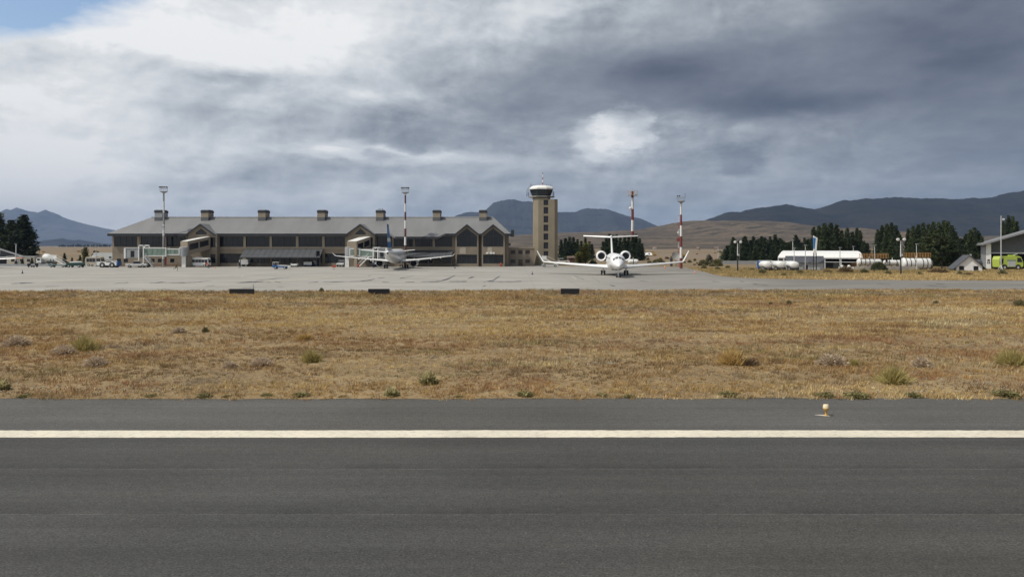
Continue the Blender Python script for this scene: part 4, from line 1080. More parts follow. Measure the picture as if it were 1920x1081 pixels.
def jet_bridge(name_lab, pts, kind):
    """pts: (px of rotunda, px tunnel joint, px tunnel end, px cab end, D)"""
    rp, jp, ep, cp_, D = pts
    k = D / FPX; s = 1 if cp_ > rp else -1
    o = thing('boarding_bridge', name_lab, 'jet bridge', (X(rp, D), D, 0))
    lx = lambda px: (px - rp) * k
    zz = lambda py: EYE - (py - HOR) * k
    MB().lathe([(1.15, zz(480)), (1.15, zz(463.5)), (.9, zz(462.8))], (0, 0, 0), 14).build('rotunda', M['grey'], o, True)
    MB().box(-.7 - .3 * s, .3 - .3 * s, -.5, .5, 0, zz(480) + .1).build('column', M['white'], o)
    def tunnel(a, b, zt, zb, hw, nm):
        x0, x1 = sorted((lx(a), lx(b)))
        fr = MB()
        for y in (-hw, hw - .1):
            fr.box(x0, x1, y, y + .1, zt - .22, zt); fr.box(x0, x1, y, y + .1, zb, zb + .2)
            for xe in (x0, x1 - .22): fr.box(xe, xe + .22, y - .01, y + .11, zb, zt)
        fr.box(x0, x1, -hw + .1, hw - .1, zt - .1, zt); fr.box(x0, x1, -hw + .1, hw - .1, zb, zb + .12)
        t = fr.build(nm, M['white'], o)
        n = max(3, int((x1 - x0) / 1.0))
        for i in range(n):
            xa, xb = x0 + .22 + (x1 - x0 - .44) * i / n, x0 + .22 + (x1 - x0 - .44) * (i + 1) / n
            MB().box(xa + .03, xb - .03, -hw + .03, -hw + .07, zb + .2, zt - .22).box(xa + .03, xb - .03, hw - .07, hw - .03, zb + .2, zt - .22).build('glass_pane', M['green_glass'], t)
    if kind == 0:
        tunnel(rp + s * 5, jp, zz(465.8), zz(478), 1.1, 'inner_tunnel'); tunnel(jp + 1 * -s * 2, ep, zz(464), zz(480), 1.3, 'outer_tunnel')
    else:
        tunnel(rp + s * 2, jp, zz(465.2), zz(480), 1.3, 'outer_tunnel'); tunnel(jp - s * 2, ep, zz(466.8), zz(481.5), 1.15, 'inner_tunnel')
    # lift columns with a top frame
    lf = MB(); xc = lx(ep) + s * .4
    for dx in (-.6, .6):
        for y in (-1.7, 1.55): lf.box(xc + dx - .12, xc + dx + .12, y, y + .15, .9, zz(459.5 if kind == 0 else 463.5))
    for y in (-1.7, 1.55): lf.box(xc - .72, xc + .72, y, y + .15, zz(461 if kind == 0 else 465), zz(459 if kind == 0 else 463))
    lf.box(xc - .4, xc + .4, -1.55, 1.55, .8, 1.1)
    lf.build('lift_frame', M['white'], o)
    for y in (-1.2, 1.2):
        for dx in (-.55, .55): MB().tube((xc + dx, y - .2, .48), (xc + dx, y + .2, .48), .48, .48, 12).build('wheel', M['dark'], o)
    MB().box(xc - .9, xc + .9, -.9, .9, .35, .8).build('bogie', M['grey'], o)
    # cab
    x0, x1 = sorted((lx(ep) + s * .8, lx(cp_)))
    cbm = MB().prism([(x0, zz(483)), (x1, zz(483)), (x1, zz(465)), (x0, zz(465))], -1.6, 1.6).build('cab', M['grey'], o)
    MB().box(x0 - .15, x1 + .15, -1.75, 1.75, zz(465), zz(464.2)).build('cab_roof', M['white'], cbm)
    ee = x0 if s < 0 else x1
    MB().box(ee - .22, ee + .22, -1.72, 1.72, zz(484.2), zz(465)).build('bellows', M['white'], cbm)
    MB().box((x0 + x1) / 2 - .4, (x0 + x1) / 2 + .5, -1.66, -1.602, zz(481), zz(470)).build('cab_window', M['glass'], cbm)
    MB().box((x0 + x1) / 2 - .35, (x0 + x1) / 2 + .35, -1.64, -1.604, zz(481.8), zz(481.2)).build('cab_step', M['frame_dark'], cbm)
    # service stair
    st = MB(); xs, xe = (lx(ep) + .8, lx(ep) + 3.0) if kind == 0 else (lx(ep) - 1.2, lx(ep) - 3.8)
    for y in (-2.5, -1.75): st.beam((xs, y, zz(481)), (xe, y, .05), .08, .22)
    for y in (-2.5, -1.75): st.beam((xs, y, zz(481) + .9), (xe, y, .95), .05, .05)
    nst = 9
    for i in range(nst):
        f_ = (i + .5) / nst; st.box(xs + (xe - xs) * f_ - .14, xs + (xe - xs) * f_ + .14, -2.5, -1.75, zz(481) * (1 - f_), zz(481) * (1 - f_) + .04)
    st.build('service_stair', M['light_grey'] if kind == 0 else M['white'], o)
    return o
jet_bridge('grey cabbed boarding bridge with green glass tunnel, its stand empty', (345, 314, 273, 240, 203), 0)
jet_bridge('white framed boarding bridge reaching to the parked airliner', (655, 677, 703, 726, 204.5), 1)

# ------------------------------------------------------------------ masts
def flood_mast(px, D, toppy, m, lab, style):
    h = Z(toppy, D)
    o = thing('floodlight_mast', lab, 'mast', (X(px, D), D, 0))
    MB().tube((0, 0, 0), (0, 0, h - 1.0), .34, .19, 12).build('pole', m, o, True)
    MB().box(-.6, .6, -.6, .6, 0, .12).build('base_plate', M['concrete'], o)
    MB().lathe([(.3, h - 1.4), (.95, h - 1.05), (.95, h - .95), (.2, h - .9)], (0, 0, 0), 12).build('platform', M['grey'], o)
    rr = MB()
    for i in range(10):
        a0, a1 = 2 * math.pi * i / 10, 2 * math.pi * (i + 1) / 10
        rr.tube((.95 * math.cos(a0), .95 * math.sin(a0), h - .15), (.95 * math.cos(a1), .95 * math.sin(a1), h - .15), .035, .035, 5)
        rr.tube((.93 * math.cos(a0), .93 * math.sin(a0), h - 1), (.95 * math.cos(a0), .95 * math.sin(a0), h - .15), .03, .03, 5)
    rr.build('rail', M['grey'], o)
    lamps = ((-.9, -.3), (-.45, -.5), (.0, -.55), (.45, -.5), (.9, -.3), (-.7, .5), (.7, .5)) if style == 0 else ((-.9, -.2), (-.5, -.4))
    for lx_, ly_ in lamps:
        lm = MB(); lm.loft([[(lx_ - .2, ly_ - .2, h - .02), (lx_ + .2, ly_ - .2, h - .02), (lx_ + .2, ly_ - .2, h + .33), (lx_ - .2, ly_ - .2, h + .33)], [(lx_ - .12, ly_ + .15, h + .08), (lx_ + .12, ly_ + .15, h + .08), (lx_ + .12, ly_ + .15, h + .36), (lx_ - .12, ly_ + .15, h + .36)]])
        lo = lm.build('floodlight', M['light_grey'], o)
        MB().box(lx_ - .16, lx_ + .16, ly_ - .215, ly_ - .203, h + .03, h + .29).build('lens', M['glass_small'], lo)
        MB().tube((lx_, ly_, h - .2), (lx_, ly_, h + .05), .03, .03, 5).build('bracket', M['grey'], lo)
    if style == 1: MB().tube((.95, 0, h - .2), (.95, 0, h + .75), .04, .03, 6).lathe([(.02, h + .7), (.12, h + .75), (.02, h + .85)], (.95, 0, 0), 8).build('aerial', M['frame_dark'], o)
    if style == 0 and px < 500: MB().box(-.55, .3, -.45, -.2, h * .5, h * .5 + .35).build('junction_box', M['grey'], o)
flood_mast(307, 208.6, 352, M['mast_greywhite'], 'grey and white floodlight mast rising behind the empty boarding bridge', 0)
flood_mast(760, 206.2, 353.5, M['mast_brownwhite'], 'brown and white banded floodlight mast behind the airliner tail', 0)
flood_mast(1277, 188, 369, M['mast_redwhite'], 'red and white floodlight mast near the business jet wing tip', 1)
def cell_mast():
    D = 315; h = Z(357, D)
    o = thing('antenna_mast', 'thick red and white antenna mast with panel aerials behind dark trees', 'mast', (X(1186, D), D, -.03))
    MB().tube((0, 0, 0), (0, 0, h - .3), .62, .45, 12).build('pole', bands_mat('antenna_red_white', (0.20, 0.042, 0.036), (0.76, 0.76, 0.74), 4.35, 1.9), o, True)
    MB().lathe([(.4, h - 2.0), (1.9, h - 1.8), (1.9, h - 1.7), (.4, h - 1.7)], (0, 0, 0), 10).build('platform', M['grey'], o)
    for i in range(8):
        a = 2 * math.pi * i / 8 + .2; x, y = 1.9 * math.cos(a), 1.9 * math.sin(a)
        MB().box(x - .24, x + .24, y - .12, y + .12, h - 2.2, h + .1).build('panel_antenna', M['light_grey'], o)
    MB().tube((0, 0, h - .3), (0, 0, h + 1.0), .05, .03, 6).build('lightning_rod', M['grey'], o)
    MB().lathe([(.1, -.35), (.6, -.1), (.62, .1), (.0, .15)], (-.9, -.3, h - 7), 12, 'y').build('dish', M['white'], o)
cell_mast()
def lattice():
    D = 200; h = Z(404, D)
    o = thing('lattice_aerial', 'thin red and white lattice aerial beside the red and white floodlight mast', 'aerial', (X(1272.5, D), D, 0))
    m = MB()
    for a in (0, 2.1, 4.2): m.tube((.22 * math.cos(a), .22 * math.sin(a), 0), (.2 * math.cos(a), .2 * math.sin(a), h), .03, .03, 4)
    for i in range(24):
        z = h * i / 24; a = 2.1 * (i % 3); m.tube((.22 * math.cos(a), .22 * math.sin(a), z), (.22 * math.cos(a + 2.1), .22 * math.sin(a + 2.1), z + h / 24), .02, .02, 4)
    m.build('lattice', bands_mat('lattice_bands', (0.33, 0.06, 0.05), (0.7, 0.7, 0.7), 1.6), o)
    MB().box(-.5, .5, -.3, .3, Z(452, D), Z(446, D)).build('beacon_box', mat('faded_red', (.22, .07, .055), .6), o)
    MB().box(-.35, .1, -.2, .2, Z(437, D), Z(434, D)).build('dish', M['white'], o)
    MB().box(-.4, .4, -.4, .4, 0, .15).build('base_plate', M['concrete'], o)
lattice()

# ------------------------------------------------------------------ aircraft
def fuselage(secs, n=24):
    """secs: (y, z, rx, rz) ellipse rings along y"""
    return [[(rx * math.cos(2 * math.pi * i / n), y, z + rz * math.sin(2 * math.pi * i / n)) for i in range(n)] for y, z, rx, rz in secs]
def surf(secs, y, th, k=1.008):
    S = sorted(secs); ys = [s[0] for s in S]
    z, rx, rz = (float(np.interp(y, ys, [s[i] for s in S])) for i in (1, 2, 3))
    return (k * rx * math.cos(th), y, z + k * rz * math.sin(th))
def patch(secs, y0, y1, t0, t1, n=4, k=1.012):
    mb = MB(); g = [[surf(secs, y0 + (y1 - y0) * i / n, math.radians(t0 + (t1 - t0) * j / n), k) for j in range(n + 1)] for i in range(n + 1)]
    for i in range(n):
        for j in range(n): mb.quad(g[i][j], g[i][j + 1], g[i + 1][j + 1], g[i + 1][j])
    return mb
FOIL = [(0, 0), (.06, .5), (.3, .62), (.65, .4), (1, .02), (1, -.02), (.6, -.3), (.2, -.42), (.04, -.3)]
def foil(le, chord, thick, nose, up=(0, 0, 1)):
    """airfoil ring: le leading edge point, nose = -1 when the nose is at -y"""
    up = Vector(up); le = Vector(le)
    return [tuple(le + Vector((0, -nose * c * chord, 0)) + up * (t * thick)) for c, t in FOIL]
def gear(o, x, y, r, w, ztop, dual=True, label='main_gear'):
    g = MB().tube((x, y, r), (x, y, ztop), .11, .14, 8).tube((x - .4 * dual, y, r), (x + .4 * dual + .01, y, r), .08, .08, 6)
    g = g.build(label, M['light_grey'], o)
    for dx in ((-.28, .28) if dual else (0,)):
        wl = MB().lathe([(r * .55, -w / 2), (r * .9, -w / 2), (r, -w * .3), (r, w * .3), (r * .9, w / 2), (r * .55, w / 2)], (x + dx, y, r), 16, 'x').build('wheel', M['dark'], g, True)
    return g

M['cockpit'] = mat('cockpit_glass', (0.10, 0.105, 0.11), 0.12, 0.1, spec=0.6)
def business_jet():
    o = thing('business_jet', 'white twin engined business jet facing the runway with tall winglets and T tail', 'aircraft', (X(1152.5, 148.5), 148.5, 0), -0.074)
    W = M['aircraft_white']
    secs = [(-14.4, 2.02, .04, .04), (-14.2, 2.04, .22, .2), (-13.6, 2.12, .52, .46), (-12.8, 2.26, .82, .74), (-11.9, 2.43, 1.08, 1.0), (-10.8, 2.58, 1.28, 1.24), (-9.2, 2.66, 1.4, 1.38), (-7, 2.68, 1.42, 1.4), (5, 2.68, 1.42, 1.4), (8, 2.82, 1.25, 1.22), (11, 3.1, .85, .85), (13.5, 3.5, .42, .45), (15, 3.75, .12, .14)]
    b = MB().loft(fuselage(secs)).build('fuselage', W, o, True)
    for t0, t1 in ((34, 57), (61, 87), (93, 119), (123, 146)):
        patch(secs, -12.25, -11.45, t0, t1, 4, 1.016).build('windscreen_pane', M['cockpit'], b, True)
    for s in (0, 1):
        for i in range(7):
            yy = -7.5 + i * 1.75
            th = 22 if s == 0 else 158
            patch(secs, yy, yy + .55, th - 6, th + 6, 2, 1.008).build('cabin_window', M['glass_small'], b, True)
    MB().loft([[(x * f, y, z) for x, z in ((-1.55, 1.75), (-1.3, 1.15), (-.6, .98), (.6, .98), (1.3, 1.15), (1.55, 1.75), (1.3, 2.2), (-1.3, 2.2))] for y, f in ((-4.6, .55), (-3.2, .9), (-1, 1), (4, 1), (6, .8), (7.5, .4))]).build('belly_fairing', mat('belly_shade', (0.42, 0.40, 0.37), .4, .08), o, True)  # underside shade and ground reflection are put into the fairing colour
    for s in (-1, 1):
        w = MB().loft([foil((s * 1.2, -2.4, 1.5), 6.0, .78, -1), foil((s * 4.2, .3, 1.66), 4.3, .56, -1), foil((s * 9, 3.6, 1.98), 2.7, .38, -1), foil((s * 13.3, 6.3, 2.32), 1.6, .25, -1)])
        wo = w.build('wing', W, o, True)
        wl = MB().loft([foil((s * 13.3, 6.3, 2.32), 1.6, .25, -1), foil((s * 13.62, 6.7, 2.52), 1.5, .24, -1, (-s * .7, 0, .7)), foil((s * 13.85, 7.0, 2.9), 1.35, .23, -1, (-s * .95, 0, .3)), foil((s * 14.75, 8.0, 4.45), .8, .15, -1, (-s * .95, 0, .3))])
        wl.build('winglet', W, wo, True)
        e = MB().lathe([(.64, 4.3), (.66, 3.75), (.72, 3.55), (.81, 3.48), (.92, 3.62), (1.0, 4.2), (1.02, 5.3), (.95, 6.8), (.74, 8.3), (.6, 8.9)], (s * 2.3, 0, 3.5), 24, 'y').build('engine', W, o, True)
        MB().lathe([(.65, 4.0), (.65, 4.02)], (s * 2.3, 0, 3.5), 24, 'y').build('fan', M['black'], e)
        MB().lathe([(.07, 3.72), (.2, 3.98), (.2, 4.0)], (s * 2.3, 0, 3.5), 10, 'y').build('spinner', M['black'], e)
        MB().loft([foil((s * .9, 4.6, 3.45), 3.6, .3, -1), foil((s * 1.5, 4.6, 3.5), 3.6, .3, -1)]).build('pylon', W, e, True)
        st = MB().loft([foil((s * .05, 12.9, 7.15), 2.3, .34, -1), foil((s * 5.55, 15.2, 7.45), 1.2, .22, -1)]).build('stabilizer', W, o, True)
        g = gear(o, s * 2.12, .2, .46, .26, 1.7)
        MB().box(s * 2.12 - .03, s * 2.12 + .03, -.5, .6, .75, 1.45).build('gear_door', W, g)
    MB().loft([foil((0, 8.2, 3.7), 5.2, .42, -1, (1, 0, 0)), foil((0, 10.2, 5.2), 4.0, .34, -1, (1, 0, 0)), foil((0, 12.6, 7.2), 2.7, .28, -1, (1, 0, 0))]).build('fin', W, o, True)
    MB().lathe([(.04, 12.3), (.2, 12.7), (.24, 13.6), (.16, 15.2), (.03, 15.9)], (0, 0, 7.3), 12, 'y').build('fin_bullet', W, o, True)
    n = gear(o, 0, -11.6, .30, .2, 1.9, True, 'nose_gear')
    MB().box(-.02, .02, -12.3, -11.8, .8, 1.5).build('gear_door', W, n)
    MB().box(-.4, -.36, -6.2, -5.9, .55, 1.35).build('blade_aerial', W, o)
business_jet()

def airliner():
    o = thing('airliner', 'white airliner seen from behind at the boarding bridge with a blue and white fin', 'aircraft', (X(743, 192), 192, 0), 0.043)
    W = M['aircraft_white']; G = mat('airliner_belly', (0.50, 0.49, 0.45), .35, .05)
    secs = [(-19.2, 3.92, .10, .14), (-18.6, 3.88, .30, .34), (-17, 3.72, .62, .66), (-14.5, 3.48, 1.0, 1.06), (-11.5, 3.22, 1.3, 1.36), (-8, 3.06, 1.48, 1.58), (-5, 3.02, 1.5, 1.65), (10, 3.02, 1.5, 1.65), (12.5, 2.9, 1.36, 1.45), (14.6, 2.66, .95, 1.0), (16, 2.42, .45, .45), (16.5, 2.35, .08, .08)]
    b = MB().loft(fuselage(secs)).build('fuselage', W, o, True)
    for s in (0, 1):
        for i in range(20):
            yy = -9.5 + i * 1.0; th = 14 if s == 0 else 166
            patch(secs, yy, yy + .32, th - 7, th + 7, 2, 1.006).build('cabin_window', M['glass_small'], b, True)
    MB().lathe([(.04, -19.45), (.16, -19.3), (.26, -18.7), (.26, -18.6)], (0, 0, 3.86), 12, 'y').build('exhaust', M['dark'], b)
    for s in (-1, 1):
        wo = MB().loft([foil((s * 1.2, 3.8, 1.72), 6.0, .72, 1), foil((s * 4.4, 1.6, 2.0), 4.2, .46, 1), foil((s * 9.2, -1.2, 2.55), 2.6, .28, 1), foil((s * 13.2, -3.5, 3.02), 1.5, .16, 1)]).build('wing', W, o, True)
        MB().loft([foil((s * 13.2, -3.5, 3.02), 1.5, .16, 1), foil((s * 13.7, -3.9, 3.12), 1.3, .13, 1, (-s * .6, 0, .8)), foil((s * 14.3, -4.6, 3.72), .6, .08, 1, (-s * .8, 0, .4))]).build('winglet', W, wo, True)
        for xx, yy, zz in ((5.6, -3.0, 1.95), (8.4, -3.4, 2.3), (10.8, -3.8, 2.6)):
            MB().lathe([(.02, -1.1), (.16, -.3), (.18, .6), (.02, 1.6)], (s * xx, yy, zz), 8, 'y').build('flap_fairing', W, wo, True)
        e = MB().lathe([(.62, 4.4), (.72, 4.8), (.88, 4.6), (1.0, 3.6), (.99, 2.2), (.93, 1.0), (.88, .5), (.76, .5), (.74, 1.2), (.74, 1.3)], (s * 4.05, 0, 1.27), 24, 'y').build('engine', W, o, True)
        MB().lathe([(.75, 1.0), (.75, 1.05)], (s * 4.05, 0, 1.27), 24, 'y').build('fan_duct', M['black'], e)
        MB().lathe([(.10, -.6), (.3, .2), (.42, 1.4)], (s * 4.05, 0, 1.22), 16, 'y').build('exhaust_cone', M['black'], e, True)
        MB().box(s * 4.05 - .12, s * 4.05 + .12, -.2, 3.2, 1.9, 2.25).build('pylon', W, e)
        MB().loft([foil((s * .3, -14.2, 3.95), 3.6, .3, 1), foil((s * 5.9, -17.3, 4.55), 1.5, .14, 1)]).build('stabilizer', W, o, True)
        g = gear(o, s * 2.45, 0, .5, .32, 1.9)
        MB().box(s * 2.8 - .03, s * 2.8 + .03, -.6, .6, .9, 1.8).build('gear_door', W, g)
    fin = MB().loft([foil((0, -11.6, 4.2), 6.2, .5, 1, (1, 0, 0)), foil((0, -13.6, 6.0), 4.9, .42, 1, (1, 0, 0)), foil((0, -16.6, 9.1), 3.0, .32, 1, (1, 0, 0)), foil((0, -17.6, 10.1), 2.3, .22, 1, (1, 0, 0))]).build('fin', M['fin_blue'], o, True)
    def fin_at(z):
        return (float(np.interp(z, [4.2, 6, 9.1, 10.1], [-11.6, -13.6, -16.6, -17.6])), float(np.interp(z, [4.2, 6, 9.1, 10.1], [6.2, 4.9, 3, 2.3])), float(np.interp(z, [4.2, 6, 9.1, 10.1], [.5, .42, .32, .22])))
    for za, zb in ((4.25, 5.0), (6.3, 7.15)):
        MB().loft([foil((0, fin_at(z)[0] + .02, z), fin_at(z)[1] + .04, fin_at(z)[2] * 1.05, 1, (1, 0, 0)) for z in (za, zb)]).build('fin_stripe', W, fin, True)
    MB().loft([foil((0, fin_at(z)[0] + .02, z), fin_at(z)[1] + .04, fin_at(z)[2] * 1.05, 1, (1, 0, 0)) for z in (9.55, 10.12)]).build('fin_tip', mat('navy_fin_tip', (.02, .05, .16), .4), fin, True)
    gear(o, 0, 12.6, .33, .2, 1.6, True, 'nose_gear')
airliner()

def light_plane():
    o = thing('light_aircraft', 'white propeller aircraft with an orange wing tip parked by the dark hangar', 'aircraft', (X(-36, 192), 192, 0), 0.0)
    W = M['aircraft_white']
    secs = [(-5.2, 2.0, .05, .05), (-4.6, 2.0, .45, .45), (-3, 1.9, .75, .8), (-1, 1.95, .85, 1.0), (2, 1.95, .8, .9), (5, 2.15, .4, .45), (7, 2.4, .12, .2)]
    MB().loft(fuselage(secs, 16)).build('fuselage', W, o, True)
    for s in (-1, 1):
        wo = MB().loft([foil((s * .3, -1.2, 2.05), 2.2, .3, -1), foil((s * 8.7, -.7, 2.42), 1.4, .18, -1)]).build('wing', W, o, True)
        MB().loft([foil((s * 8.7, -.7, 2.42), 1.4, .18, -1), foil((s * 10.2, -.55, 2.5), 1.1, .13, -1)]).build('wing_tip', M['orange'], wo, True)
        MB().lathe([(.1, -2.9), (.35, -2.6), (.42, -1), (.2, 1.2)], (s * 2.2, 0, 2.15), 12, 'y').build('engine', W, o, True)
        MB().loft([foil((s * .1, 5.6, 2.5), 1.3, .15, -1), foil((s * 2.6, 5.9, 2.6), .8, .1, -1)]).build('stabilizer', W, o, True)
        gear(o, s * 1.9, .2, .32, .2, 2.1, False)
    MB().loft([foil((0, 5.0, 2.4), 2.0, .2, -1, (1, 0, 0)), foil((0, 6.3, 4.4), 1.0, .1, -1, (1, 0, 0))]).build('fin', W, o, True)
    gear(o, 0, -3.8, .26, .18, 1.6, False, 'nose_gear')
light_plane()

# ------------------------------------------------------------------ runway light and boards on the field
def runway_light():
    D = 25.85; o = thing('runway_edge_light', 'yellow runway edge light with pale cap beyond the white line', 'runway light', (X(1548, D), D, 0))
    pl = MB().prism([(-.30, .13), (-.05, -.03), (.10, -.075), (.17, -.05), (.10, .03), (.03, .12)], 0.004, .014, 'z').build('base_plate', mat('white_plate', (0.62, 0.58, 0.50), .7, .1), o)
    MB().lathe([(.055, .008), (.05, .03), (.032, .05), (.03, .16), (.045, .185)], (.02, .02, 0), 14).build('stem', M['yellow'], o, True)
    MB().lathe([(.05, .18), (.088, .20), (.095, .235), (.098, .245)], (.02, .02, 0), 18).build('lamp_housing', M['yellow'], o, True)
    MB().lathe([(.097, .246), (.1, .262), (.092, .30), (.085, .35), (.075, .366), (.0, .37)], (.02, .02, 0), 18).build('lens_cap', M['lens'], o, True)
    MB().tube((.10, -.06, .012), (.14, -.07, .045), .012, .012, 6).build('bolt', M['frame_dark'], o)
runway_light()
def board(px0, px1, pyt, pyb, tilt, lab, post=False):
    D = GD(pyb + .8); k = D / FPX; w = (px1 - px0) * k; h = (pyb - pyt) * k
    o = thing('sign_board', lab, 'sign', (X((px0 + px1) / 2, D), D, 0), tilt)
    p = MB().prism([(-w / 2, .12), (w / 2, .12 + tilt * .0), (w / 2, .12 + h), (-w / 2, .12 + h)], -.07, .07).build('panel', M['black'], o)
    f = MB()
    f.box(-w / 2 - .03, w / 2 + .03, -.085, .085, .12 + h, .12 + h + .03); f.box(-w / 2 - .03, w / 2 + .03, -.085, .085, .09, .12)
    for x in (-w / 2 - .03, w / 2): f.box(x, x + .03, -.085, .085, .12, .12 + h)
    f.build('rim', M['fascia'], p)
    for x in (-w * .33, w * .33): MB().tube((x, 0, -.02), (x, 0, .14), .035, .035, 8).build('leg', M['frame_dark'], o)
    if post: MB().tube((w / 2 - .02, -.12, -.02), (w / 2 - .02, -.12, 1.25), .025, .025, 6).build('marker_rod', M['frame_dark'], o)
board(431, 476, 543, 553, 0, 'wide black sign board with a thin rod at one end', True)
board(691, 730, 543, 553, 0.03, 'black sign board between the green bush and the airliner axis')
board(1052, 1086, 542.5, 553.5, -0.10, 'narrow tilted black sign board in front of the business jet')

# ------------------------------------------------------------------ vehicles (local: length along x, front towards +x)
def wheels(o, xs, hw, r, w=.28, rim=True):
    for x in xs:
        for s in (-1, 1):
            wl = MB().lathe([(r * .4, -w / 2), (r * .92, -w / 2), (r, -w * .3), (r, w * .3), (r * .92, w / 2), (r * .4, w / 2)], (x, s * (hw - w / 2), r), 14, 'y').build('wheel', M['dark'], o, True)
            if rim: MB().lathe([(r * .15, s * w * .5), (r * .5, s * (w * .5 + .004)), (r * .5, s * (w * .5 + .01))], (x, s * (hw - w / 2), r), 10, 'y').build('rim', M['light_grey'], wl)
def vehicle(name, lab, cat, px, py, rz=0.0, group=None, D=None):
    D = D or GD(py); return thing(name, lab, cat, (X(px, D), D, 0 if D < 212 else -.03), rz, group)
def body(o, prof, hw, m, name='body'): return MB().prism(prof, -hw, hw).build(name, m, o)

def minibus(px, py, lab, L=5.2, H=2.35, D=None, m='white', rz=0.):
    o = vehicle('minibus', lab, 'bus', px, py, rz, None, D)
    h = L / 2
    b = body(o, [(-h, .35), (-h - .02, 1.9), (-h + .15, H - .08), (-h + .4, H), (h - .45, H), (h - .15, H - .12), (h, 1.5), (h, .35)], 1.0, M[m])
    for s in (-1, 1):
        x = -h + .35
        while x < h - .9:
            MB().box(x, x + .72, s * 1.002 - .004, s * 1.002 + .004, 1.15, H - .42).build('window', M['glass_small'], b); x += .78
        MB().box(h - .75, h - .15, s * 1.003 - .004, s * 1.003 + .004, .5, H - .42).build('door', M['glass_small'], b)
    MB().box(h - .02, h + .012, -.85, .85, 1.15, H - .55).build('windscreen', M['glass_small'], b)
    MB().box(-.9, .6, -.6, .6, H, H + .16).build('roof_unit', M['white'], b)
    wheels(o, (-h + .9, h - .95), 1.02, .36)
    return o
minibus(374, 500.2, 'white airport minibus parked beside the tan walkway')
minibus(178, 499, 'white roofed bus parked behind the white tow tractor', 4.2, 2.5, 214, 'cream')

def tow_tractor():
    o = vehicle('tow_tractor', 'low white aircraft tow tractor with big black wheels', 'tractor', 205, 501)
    b = body(o, [(-2.6, .55), (-2.65, 1.45), (-1.9, 1.5), (-1.8, 1.25), (-.4, 1.25), (-.3, 1.65), (1.3, 1.7), (1.7, 1.2), (2.3, 1.1), (2.35, .5)], 1.15, M['white'])
    MB().box(-.2, 1.1, -1.16, 1.16, 1.3, 1.55).build('window', M['glass_small'], b)
    MB().box(2.3, 2.6, -1.0, 1.0, .35, 1.5).build('rear_panel', M['blue'], b)
    for x in (-1.2, 1.25):
        for s in (-1, 1): MB().tube((x, s * 1.1, .55), (x, s * 1.165, .55), .72, .72, 18).build('wheel_arch', M['dark'], b)
    wheels(o, (-1.2, 1.25), 1.2, .6, .4)
tow_tractor()
def green_tractor():
    o = vehicle('ground_power_cart', 'dark green ground service cart with a white top', 'cart', 142, 501)
    b = body(o, [(-1.9, .4), (-1.9, 1.15), (1.4, 1.25), (1.9, .8), (1.9, .4)], .95, M['dark_green'])
    body(o, [(-1.2, 1.15), (-1.0, 1.5), (.9, 1.55), (1.3, 1.22)], .85, M['white'], 'cover')
    wheels(o, (-1.3, 1.3), .98, .36); MB().tube((1.9, 0, .45), (2.6, 0, .4), .05, .05, 6).build('tow_bar', M['frame_dark'], o)
green_tractor()
def stairs(px, py, lab, rz, m_body, m_rail, L=4.4, H=2.2, D=None):
    o = vehicle('passenger_stairs', lab, 'stairs', px, py, rz, None, D)
    MB().box(-L / 2, L / 2, -.8, .8, .4, .62).build('chassis', m_body, o)
    st = MB(); n = 12
    for s in (-.75, .67): st.beam((L / 2 - .1, s + .04, .5), (-L / 2 + 1.2, s + .04, H), .08, .3)
    for i in range(n):
        f = (i + .5) / n; x = L / 2 - .1 + (-L + 1.3) * f; st.box(x - .15, x + .15, -.7, .7, .5 + (H - .5) * f, .55 + (H - .5) * f)
    st.build('flight', m_rail, o)
    pf = MB().box(-L / 2, -L / 2 + 1.25, -.8, .8, H - .08, H).build('platform', m_rail, o)
    rr = MB()
    for s in (-.78, .78):
        rr.beam((L / 2 - .1, s, 1.4), (-L / 2 + 1.2, s, H + .95), .05, .05); rr.beam((-L / 2 + 1.2, s, H + .95), (-L / 2, s, H + .95), .05, .05)
        rr.box(-L / 2 + .02, -L / 2 + 1.2, s - .02, s + .02, H, H + .85)
    rr.build('railing', m_rail, o)
    for s in (-.7, .7): MB().beam((-L / 2 + .5, s, .6), (-L / 2 + .5, s, H - .08), .12, .12).build('support', m_body, o)
    wheels(o, (-L / 2 + .7, L / 2 - .7), .82, .32)
stairs(110, 500.8, 'teal passenger stairs vehicle with white steps among parked ground equipment', 0, M['teal'], M['white'])
stairs(1031, 0, 'white passenger stairs standing at the foot of the control tower', 0, M['light_grey'], M['white'], 4.2, 1.9, 206)
def mixer_truck():
    o = vehicle('mixer_truck', 'white mixer truck parked by the cream cabin under tall dark pines', 'truck', 88, 0, 0, None, 222)
    b = body(o, [(-2.3, .7), (-2.4, 1.5), (-2.2, 2.1), (-1.2, 2.2), (-1.0, .7)], 1.05, M['white'], 'cab')
    for s in (-1, 1): MB().box(-2.1, -1.35, s * 1.053 - .004, s * 1.053 + .004, 1.35, 1.95).build('window', M['glass_small'], b)
    MB().box(-2.3, 2.4, -.9, .9, .55, .8).build('chassis', M['frame_dark'], o)
    MB().loft([[(c_.x, c_.y + r * math.cos(a), c_.z + r * math.sin(a)) for a in [2 * math.pi * i / 16 for i in range(16)]] for c_, r in ((Vector((-1.0, 0, 2.35)), .5), (Vector((-.5, 0, 2.3)), .95), (Vector((.6, 0, 2.1)), 1.05), (Vector((1.9, 0, 1.75)), .75), (Vector((2.5, 0, 1.6)), .45))]).build('drum', M['white'], o, True)
    wheels(o, (-1.6, .6, 1.7), 1.05, .45)
mixer_truck()
